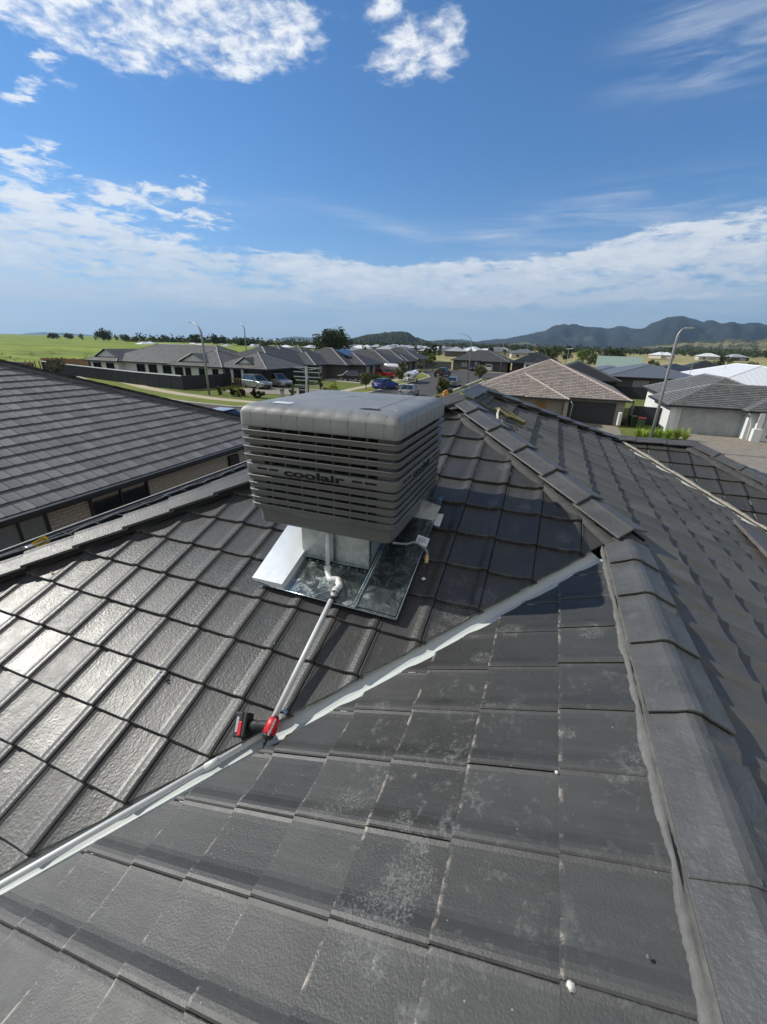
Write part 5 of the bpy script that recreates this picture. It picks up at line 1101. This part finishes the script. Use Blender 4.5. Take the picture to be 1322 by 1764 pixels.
MB().tube([(0,0,0),(0,0,9.)],[.16,.11],8).build('shaft',pr('pole_wood',(.30,.24,.18),.9),ap); MB().box((0,0,8.6),(1.8,.12,.12)).build('cross_arm',pr('pole_wood',(.3,.24,.18),.9),ap)
sg=thing('street_sign','pale street name sign on a post beside the grey green sedan','sign',(*gz(702,694)[:2],G))
MB().tube([(0,0,0),(0,0,2.75)],.035,8).build('post',POLE,sg); SW=pr('sign_white',(.66,.68,.68),.4)
MB().box((-.52,0,2.45),(1.0,.03,.2)).build('name_blade',SW,sg); MB().box((.0,.28,2.68),(.5,.5,.16),rz=.6).build('name_blade',SW,sg)
cr=thing('railed_post','tall galvanised post with rows of pale horizontal rails beside the driveway','frame',(*gz(530,684)[:2],G))
MB().box((0,0,1.75),(.26,.22,3.5)).build('post',GALVB,cr)
for k,z in enumerate((3.35,2.85,2.3,1.9,1.35,.8)):
    L=(1.75,1.75,1.75,1.5,1.7,1.6)[k]
    for s in(-1,1): MB().box((s*L/2,0,z),(L,.06,.09)).build('rail',GALVB,cr)
for s in(-1,1): MB().tube([(0,0,3.05),(s*1.5,0,3.3)],.03,5).build('brace',GALVB,cr)
MB().box((.16,.0,1.0),(.10,.12,2.0)).build('side_post',FAS,cr)
bn=thing('wheelie_bin','dark green wheelie bin with a red lid against the charcoal fence','bin',(*gz(1103,738,GR)[:2],GR),R(-12))
MB().box((0,0,.52),(.56,.66,.95),top=1.12).build('tub',pr('bin_green',(.035,.06,.03),.5),bn,bevel=.03); MB().box((0,-.02,1.03),(.64,.78,.08)).build('lid',pr('bin_red',(.40,.03,.025),.5),bn,bevel=.03)
for s in(-1,1): MB().tube([(s*.22,.36,.1),(s*.30,.36,.1)],.10,12).build('wheel',TY,bn)
b2=thing('wheelie_bin','second dark bin with a green and yellow lid behind the red lidded bin','bin',(8.15,47.9,GR),R(5))
MB().box((0,0,.52),(.56,.66,.95),top=1.12).build('tub',pr('bin_green',(.035,.06,.03),.5),b2,bevel=.03); MB().box((0,-.02,1.03),(.64,.78,.08)).build('lid',pr('bin_lid_green',(.12,.20,.05),.5),b2,bevel=.03)
lb=thing('letterbox','small grey green letterbox on the lawn edge by the footpath','letterbox',(*gz(487,687)[:2],G)); MB().box((0,0,.45),(.3,.3,.9)).build('pillar',W_GY,lb); MB().box((0,0,1.0),(.38,.42,.28)).build('box',pr('box_green',(.12,.2,.14),.5),lb,bevel=.03)
bb=thing('dark_bin','small black bin at the foot of the galvanised frame','bin',(*gz(521,681)[:2],G)); MB().box((0,0,.45),(.55,.55,.9),top=1.1).build('tub',TRM,bb,bevel=.03); MB().box((0,0,.93),(.62,.62,.07)).build('lid',TRM,bb)
sb=thing('sign_board','white notice board on two legs at the white framed porch','sign',(-4.4,113.2,G))
MB().box((0,0,.9),(1.1,.05,1.3)).build('board',SW,sb)
for s in(-1,1): MB().box((s*.45,0,.2),(.05,.05,.5)).build('leg',POLE,sb)
# ---------------------------------------------------------------- plants
def leafm(n,a,b): return pr('leaf_'+n,a,.75,b,.9,spec=.15,det=6)
LG1=leafm('eucalypt',(.105,.130,.050),(.055,.075,.030)); LG2=leafm('olive',(.19,.20,.095),(.11,.12,.06)); LG3=leafm('bright',(.17,.24,.055),(.10,.15,.035)); LG4=leafm('lily',(.36,.46,.07),(.20,.29,.045)); LG5=leafm('dark',(.065,.085,.038),(.035,.05,.022)); LG6=leafm('red_brown',(.06,.035,.025),(.035,.022,.018)); BARK=pr('bark',(.12,.095,.075),.9,(.07,.055,.045),6)
def crown_mesh(rn,cs,nleaf,ls,aspect=1.6):
    """nleaf small quads scattered over each clump (centre, radius)"""
    vs=[];fs=[]
    for (c,r) in cs:
        for _ in range(nleaf):
            d=Vector((rn.gauss(0,1),rn.gauss(0,1),rn.gauss(0,.8))); d=d/(d.length+1e-6)*r*(rn.random()**.45); p=Vector(c)+d
            a=Vector((rn.gauss(0,1),rn.gauss(0,1),rn.gauss(0,.6))).normalized(); b=a.cross(Vector((rn.gauss(0,1),rn.gauss(0,1),rn.gauss(0,1)))).normalized(); s=ls*rn.uniform(.6,1.4)
            k=len(vs); vs+=[p-a*s*aspect*.5,p+b*s*.5,p+a*s*aspect*.5,p-b*s*.5]; fs.append((k,k+1,k+2,k+3))
    return vs,fs
def tree(name,label,p,h,r,mat,trunk=.25,seed=0,nc=26,nl=60,ls=None,cat='tree',group=None,squash=1.,z=None,tk=.08):
    rn=random.Random(seed); o=thing(name,label,cat,(p[0],p[1],G-.1 if z is None else z),0,group); ls=ls or r*.13; hb=h*trunk; H2=(h-hb)/2*squash; cs=[]
    for k in range(nc):
        th=rn.uniform(0,2*PI); u=rn.uniform(-1,1); q=math.sqrt(1-u*u); rr_=rn.uniform(.35,1.)*.80
        cs.append(((r*rr_*q*math.cos(th)*rn.uniform(.8,1.15),r*rr_*q*math.sin(th),hb+H2+H2*rr_*u*1.05),r*rn.uniform(.18,.34)))
    mb=MB(); v,f=crown_mesh(rn,cs,nl,ls); mb.add(v,f); mb.build('crown',mat,o,uvs=False)
    mb=MB(); b=Vector((rn.gauss(0,.02)*h,0,hb+H2*.5)); mb.tube([(0,0,-.2),(0,0,hb*.5),tuple(b)],[h*tk*.35,h*tk*.27,h*tk*.16],7)
    for c,_ in cs[:7]: mb.tube([tuple(b-Vector((0,0,H2*.3))),((b.x+c[0])/2,c[1]/2,(b.z+c[2])/2-.1*h*0),c],[h*tk*.14,h*tk*.09,h*tk*.03],5)
    mb.build('trunk',BARK,o,uvs=False); return o
def P2(x,y): q=gz(x,y); return (q.x,q.y)
tree('young_tree','young leafy tree rising in front of the black fence at the far left',P2(103,657),3.9,1.45,LG2,seed=1,trunk=.1,nc=20,nl=34)
tree('street_tree','round olive street tree beside the blue hatchback',P2(631,673),2.8,1.2,LG2,seed=2,trunk=.3,nl=90)
tree('street_tree','large olive bush between the red ute and the trailer boat',P2(691,658),3.7,1.25,LG2,seed=3,trunk=.05,nl=90)
tree('street_tree','small olive tree at the right kerb in front of the grey blue sedan',P2(762,690),3.0,1.15,LG2,seed=4,trunk=.12,nl=90)
tree('street_tree','small round bush at the right kerb under the middle streetlight',P2(826,652),3.0,1.6,LG2,seed=5,trunk=.1)
tree('street_tree','slim young tree at the bend of the footpath near the steel fence',P2(745,640),5.0,1.6,LG3,seed=6,trunk=.2)
tree('street_tree','thin young tree on the lawn left of the bend in the footpath',P2(725,641),3.6,1.0,LG2,seed=7,trunk=.2)
tree('shrub','narrow upright dark shrub in front of the corner house',P2(553,675),3.2,.62,LG5,seed=8,trunk=.02,nc=18)
tree('shrub','low orange tinged shrub beside the narrow upright shrub',P2(562,679),1.2,.7,leafm('orange',(.30,.15,.04),(.12,.12,.04)),seed=9,trunk=.02,nc=10)
tree('shrub','pale green strappy shrub on the corner house lawn',P2(576,672),1.1,.9,LG4,seed=10,trunk=.02,nc=10)
tree('shrub','low green hedge along the front wall of the corner house','x' and (-36.5,57.5),1.2,1.7,LG1,seed=11,trunk=.02,nc=14,squash=.9)
for k,(x,y,m,w) in enumerate(((403,683,LG6,'dark red shrub'),(409,681,LG4,'yellow flowering shrub'),(417,683,LG6,'dark shrub'),(438,685,LG6,'low dark red shrub'),(447,686,LG5,'small dark shrub'),(505,683,LG2,'pale flowering shrub'),(380,680,LG1,'small green shrub'),(645,653,LG3,'leafy green shrub'),(662,656,LG3,'green shrub'))):
    tree('shrub',w+(' left of the yellow flowers on the porch lawn',' in the middle of the porch lawn bed',' right of the yellow flowers on the porch lawn',' right of centre on the porch lawn',' at the right end of the porch lawn bed',' by the driveway left of the galvanised frame',' beside the streetlight on the porch lawn',' under the front wheel of the red ute',' under the rear wheel of the red ute')[k],P2(x,y),1.1 if k<7 else 1.3,.65 if k<7 else 1.5,m,seed=20+k,trunk=.02,nc=9,nl=45,ls=.14)
for k,(x,y) in enumerate(((1098,757),(1108,760),(1122,757),(1134,759),(1150,757),(1166,758),(1179,760))):
    p=gz(x,y,GR); rn=random.Random(60+k); o=thing('lily_plant','bright yellow green strappy plant in the bed beside the large pale streetlight','plant',(p[0],p[1],GR),0,'strappy plants round the large streetlight'); mb=MB()
    for q in range(70):
        a=rn.uniform(0,2*PI); L=rn.uniform(.7,1.25); sp=rn.uniform(.15,.75); pts=[Vector((math.cos(a)*sp*s*L,math.sin(a)*sp*s*L,L*(s-.55*s*s*sp)*1.15)) for s in(0,.35,.7,1)]; sd_=Vector((-math.sin(a),math.cos(a),0))
        for i in range(3):
            w0,w1=[(.028,.030,.022,.003)[j] for j in(i,i+1)]; mb.quad(pts[i]-sd_*w0,pts[i]+sd_*w0,pts[i+1]+sd_*w1,pts[i+1]-sd_*w1)
    mb.build('leaves',LG4,o,uvs=False)
    MB().tube([(0,0,0),(0,0,.15)],.05,6).build('crown_base',LG3,o,uvs=False)
# big and middle distance trees: (px,base py,top py,width px,distance,material,label)
TR=[(573,612,566,54,170,LG5,'large dark spreading tree above the roof of the corner house'),
(177,580,567,26,520,LG5,'round dark tree alone on the skyline above the far left paddock'),(140,580,573,7,600,LG1,'small dark tree left of the round skyline tree'),(200,581,575,8,560,LG1,'small tree just right of the round skyline tree'),(216,583,575,16,520,LG1,'wide flat tree right of the round skyline tree'),(92,578,574,16,760,LG5,'low dark clump on the skyline at the far left'),(118,578,574,14,760,LG5,'second low dark clump on the far left skyline'),
(951,622,597,34,190,LG1,'bushy olive tree over the apex of the taupe roof'),(975,620,596,24,215,LG5,'dark tree right of the taupe roof apex'),(1002,628,599,24,170,LG3,'green tree behind the dark roof with the mast'),(1018,628,602,26,165,LG1,'leafy green tree left of the green gable roof'),(1056,620,602,42,230,LG5,'wide dark tree behind the green gable roof'),(933,615,598,16,250,LG5,'dark tree left of the bushy olive tree'),(916,620,607,16,210,LG5,'low dark tree beside the wooden power pole'),
(1244,626,612,22,150,LG5,'dark tree standing behind the white metal roof'),(1296,632,624,26,130,LG5,'low spreading dark bush behind the right of the white roof'),(1128,626,618,22,150,LG1,'small green bush behind the navy roof'),(811,610,600,10,260,LG3,'pale poplar behind the wide dark house'),(820,612,606,12,240,LG1,'low bush behind the wide dark house'),(455,596,588,20,330,LG1,'dark tree group right of the tall thin streetlight'),(420,597,583,24,360,LG5,'tall dark tree group on the rise behind the tall thin streetlight'),(375,594,577,30,380,LG5,'dark gum tree behind the white gabled house'),(340,593,575,22,400,LG5,'dark gum left of the tallest gum behind the gabled house')]
for k,(x,yb,yt,w,D,m,l) in enumerate(TR):
    a=far(x,yt,D); b=far(x,yb,D); W_=w*b.length/ (FPX*1.15); 
    H_=max(a.z-G,1.); tree('tree' if k else 'spreading_tree',l,(b.x,b.y),H_*1.08,W_/2*(1.2 if k else 1.5),m,seed=100+k,trunk=.12,nc=34 if k else 60,nl=60 if k else 110,ls=W_*.045 if k else .42,tk=.05)
# young estate trees dotted before the hill
rn=random.Random(77)
for k,(x,y) in enumerate(((655,601),(683,602),(705,600),(716,604),(738,606),(760,606),(628,604),(790,606),(845,612),(868,611),(662,606),(748,612),(757,612),(735,617),(742,618))):
    p=gz(x,y+3); D=p.length; tree('estate_tree','small young tree among the pale roofs of the distant estate',(p.x,p.y),rn.uniform(5,8),rn.uniform(1.6,2.6),(LG3,LG1,LG5)[k%3],seed=200+k,nc=14,nl=30,ls=.5,trunk=.1,group='young trees of the distant estate')
# ---------------------------------------------------------------- distant estate houses
def small_house(p,s,rot,roof,wall):
    o=thing('estate_house','',"house",(p.x,p.y,G-.1),rot); w,d=7*s,5.2*s
    MB().prism([(-w,-d),(w,-d),(w,d),(-w,d)],0,2.7).build('wall',wall,o); r=MB(); c=MB(); g_=MB(); hiproof(r,c,g_,-w,w,-d,d,2.7,.4,False,.5); r.build('roof',roof,o); g_.build('gutter',FAS if roof is not RM_WH else FAW,o)
    MB().box((w*.3,-d-.03,1.1),(4.6,.06,2.1)).build('garage_door',W_GY,o); MB().box((-w*.5,-d-.03,1.3),(1.8,.06,1.2)).build('window',GLS,o); return o
RG=METL('metal_roof_pale_grey',(.42,.43,.44)); RD=METL('metal_roof_mid_grey',(.17,.175,.18))
protos=[small_house(gz(900,616),1.,.2,RD,W_CR),small_house(gz(760,606),1.,-.3,RM_WH,W_CR),small_house(gz(700,604),1.,.1,RG,B_MD)]
LB=['small grey roofed house among the distant estate roofs','small bright white roofed house among the distant estate roofs','small pale grey roofed house among the distant estate roofs']; GR_=['grey roofed houses of the distant estate','white roofed houses of the distant estate','pale grey roofed houses of the distant estate']
for o,l,g_ in zip(protos,LB,GR_): tag(o,l,None,g_)
rn=random.Random(5); spots=[]
for k in range(95):
    x=rn.uniform(592,872); y=rn.uniform(597.5,611.5)
    if x>800 and y<603: y+=5
    spots.append((x,y))
for k in range(26): spots.append((rn.uniform(250,548),rn.uniform(590.5,594.)))
for k in range(8): spots.append((rn.uniform(255,548),rn.uniform(594,597)))
done=[]
for x,y in spots:
    p=gz(x,y+ (2.0 if x<560 else 2.5))
    if x<560:
        p=far(x,y,rn.uniform(330,430)); p.z=G
    if any((p-q).length<19 for q in done): continue
    done.append(p); k=rn.choice((0,0,1,2,2)) if x>560 else rn.choice((0,1,1,2)); c=copy_tree(protos[k]); c.location=(p.x,p.y,G-.1); c.rotation_euler.z=rn.choice((0,PI/2,PI,-PI/2))+rn.uniform(-.2,.2); s=rn.uniform(.85,1.15); s*=(.62 if x<560 else 1.); c.scale=(s,s,s)
for k,(x,y) in enumerate(((1222,607),(1268,611),(1140,606),(1150,606.5),(905,619))):
    p=far(x,y,430 if k<4 else 300); c=copy_tree(protos[1 if k!=1 else 2]); c.location=(p.x,p.y,G-.1); c.rotation_euler.z=.4*k; c['label']=['bright white farmhouse in the far field to the right of the large streetlight','pale farmhouse near the right edge of the far field','small white shed left of the white farmhouse in the far field','second small white shed in the far field','pale farm building in the dry paddock'][k]; del c['group']
# ---------------------------------------------------------------- woods and hills
FOR=pr('forest_canopy',(.036,.052,.024),.95,(.018,.028,.013),.012,det=10,spec=.05,bump=6,bsc=.03)
def wood(name,pts,D0,D1,h,n,mat,ls,seed,px=True,lab=''):
    rn=random.Random(seed); cs=[]
    for _ in range(n):
        t=rn.random()*(len(pts)-1); i=int(t); a,b=pts[i],pts[i+1]; x=a[0]+(b[0]-a[0])*(t-i); y=a[1]+(b[1]-a[1])*(t-i)
        D=rn.uniform(D0,D1); q=far(x,y,D); hh=h*rn.uniform(.45,1.15); cs.append(((q.x,q.y,G+hh*.5),hh*.45))
    v,f=crown_mesh(rn,cs,26,ls,1.3); o=MB().add(v,f).build(name,mat,None,uvs=False); o['kind']='stuff'; return o
wood('tree_belt',[(225,590),(560,596)],430,520,9.5,190,LG5,1.5,1); wood('tree_belt',[(590,606),(900,610)],620,800,10,330,LG5,1.7,2)
wood('tree_belt',[(840,610),(1080,615)],560,700,10,160,LG5,1.6,3); wood('tree_belt',[(1060,612),(1330,622)],620,900,9,190,LG5,1.8,4); wood('tree_belt',[(1150,612),(1330,618)],900,1200,12,220,LG1,2.2,5)
wood('scattered_weeds',[(0,640),(250,640)],95,260,1.6,60,LG1,.16,6)
def hills(name,prof,D,dep,mat,seed,amp,ny=26,nx=150,base=0,fine=1.,tj=5.):
    rn=random.Random(seed); ph=[(rn.uniform(0,9),rn.uniform(0,9)) for _ in range(8)]; xs=[p[0] for p in prof]
    def ridge(x):
        for a,b in zip(prof[:-1],prof[1:]):
            if a[0]<=x<=b[0]:
                s=(x-a[0])/(b[0]-a[0]); s=s*s*(3-2*s)*.5+s*.5; return a[1]+(b[1]-a[1])*s
        return prof[-1][1]
    vs=[];fs=[]
    for j in range(ny+1):
        v=j/ny*2-1      # -1 front foot, 0 ridge, 1 back foot
        for i in range(nx+1):
            x=xs[0]+(xs[-1]-xs[0])*i/nx; c=far(x,ridge(x),D); H=max(c.z-G,0); d=Vector((c.x,c.y,0)).normalized(); dd=D+v*dep
            f=math.cos(v*PI/2)**1.5
            u=i/nx*(xs[-1]-xs[0])/60; nz=0
            for o,(a,b) in enumerate(ph): nz+=math.sin(u*(1.3+o*1.7)*fine+a+v*(2.1+o)*1.3*(1 if o%2 else -1))*math.cos(v*(2.+o*1.6)+b)/(1+o*.75)
            z=G-1+H*f*(1+(amp*nz*.33*(1-f*.93)))
            # spurs: ridge line wanders forward
            z+=rn.uniform(-1,1)*tj*min(1,f*3); p=d*(dd+dep*.12*math.sin(u*2.2+ph[0][0])*(1-abs(v))); vs.append((p.x,p.y,max(z,G-2)))
    for j in range(ny):
        for i in range(nx):
            a=j*(nx+1)+i; fs.append((a,a+1,a+nx+2,a+nx+1))
    o=MB().add(vs,fs).build(name,mat,None,smooth=True,uvs=False); return struct(o)
def mt(name,c,c2,clear,k): return pr(name,c,.95,c2,.012,det=14,spec=.03,bump=18,bsc=.03,hook=lambda t,tc,cc,rg,h:(t.mix(t.n('ShaderNodeMapRange',{0:t.noise(tc,.0016,8,.62),1:k,2:k+.07,3:0.,4:1.},clamp=True).outputs[0],cc,clear),rg,h))
M1=mt('mountain_forest',(.036,.044,.040),(.014,.019,.020),(.12,.12,.08),.60); M2=mt('foothill_scrub',(.07,.08,.042),(.022,.030,.018),(.22,.20,.10),.50); M3=mt('knoll_forest',(.050,.062,.030),(.012,.018,.009),(.12,.11,.05),.62)
hills('mountain_range',[(700,612),(760,599),(800,593),(830,587),(868,583),(905,577),(938,572),(955,563.5),(975,562),(1000,565),(1025,566),(1045,564),(1068,561.5),(1090,566),(1108,566),(1128,557),(1150,549),(1173,546),(1192,550),(1212,552),(1240,558),(1262,561),(1290,559),(1330,565),(1420,570),(1550,600)],6500,2400,M1,1,2.0,ny=60,nx=320)
hills('foothills',[(930,616),(990,608),(1040,603),(1080,601),(1110,596),(1160,592),(1210,588),(1262,582),(1300,586),(1345,582),(1450,590),(1540,615)],3300,1100,M2,2,1.3,fine=1.6,ny=36,nx=220)
hills('foothills',[(740,612),(790,601),(830,597),(870,594),(905,590),(935,597),(975,601),(1040,604),(1100,612)],4300,900,M2,3,.8,fine=1.8)
hills('wooded_knoll',[(545,608),(590,589),(612,583),(635,578),(652,575.5),(668,573),(690,572),(703,574),(716,582),(735,588),(760,596),(800,606),(840,612)],2100,520,M3,4,.8,fine=1.4,nx=330,ny=60,tj=7)
hills('low_wooded_hills',[(690,606),(735,588),(757,586),(775,584.5),(800,588),(830,590),(860,596),(900,606)],4600,900,M3,5,.6)
hills('far_hills',[(0,582),(22,577),(48,574),(60,573),(75,572),(92,574),(110,573),(130,575),(160,577),(210,580),(280,586)],13000,1500,M1,6,.4); hills('far_hills',[(465,590),(490,581),(508,579.5),(530,581),(560,584),(590,590)],12000,1500,M1,7,.4); hills('far_hills',[(740,600),(765,586),(795,584),(830,590),(850,600)],11000,1200,M1,8,.4)
# ---------------------------------------------------------------- the air
HAZE=7.0e-5
hz=bpy.data.materials.new('haze'); hz.use_nodes=True; t=NT(hz.node_tree); v=t.n('ShaderNodeVolumePrincipled',{'Color':(.48,.70,.95,1),'Density':HAZE,'Anisotropy':.2}); t.n('ShaderNodeOutputMaterial',{'Volume':v.outputs[0]})
mb=MB(); mb.box((0,7500,(1200+G-6)/2),(40000,24000,1200-G+6)); o=mb.build('haze',hz,uvs=False); o['kind']='stuff'
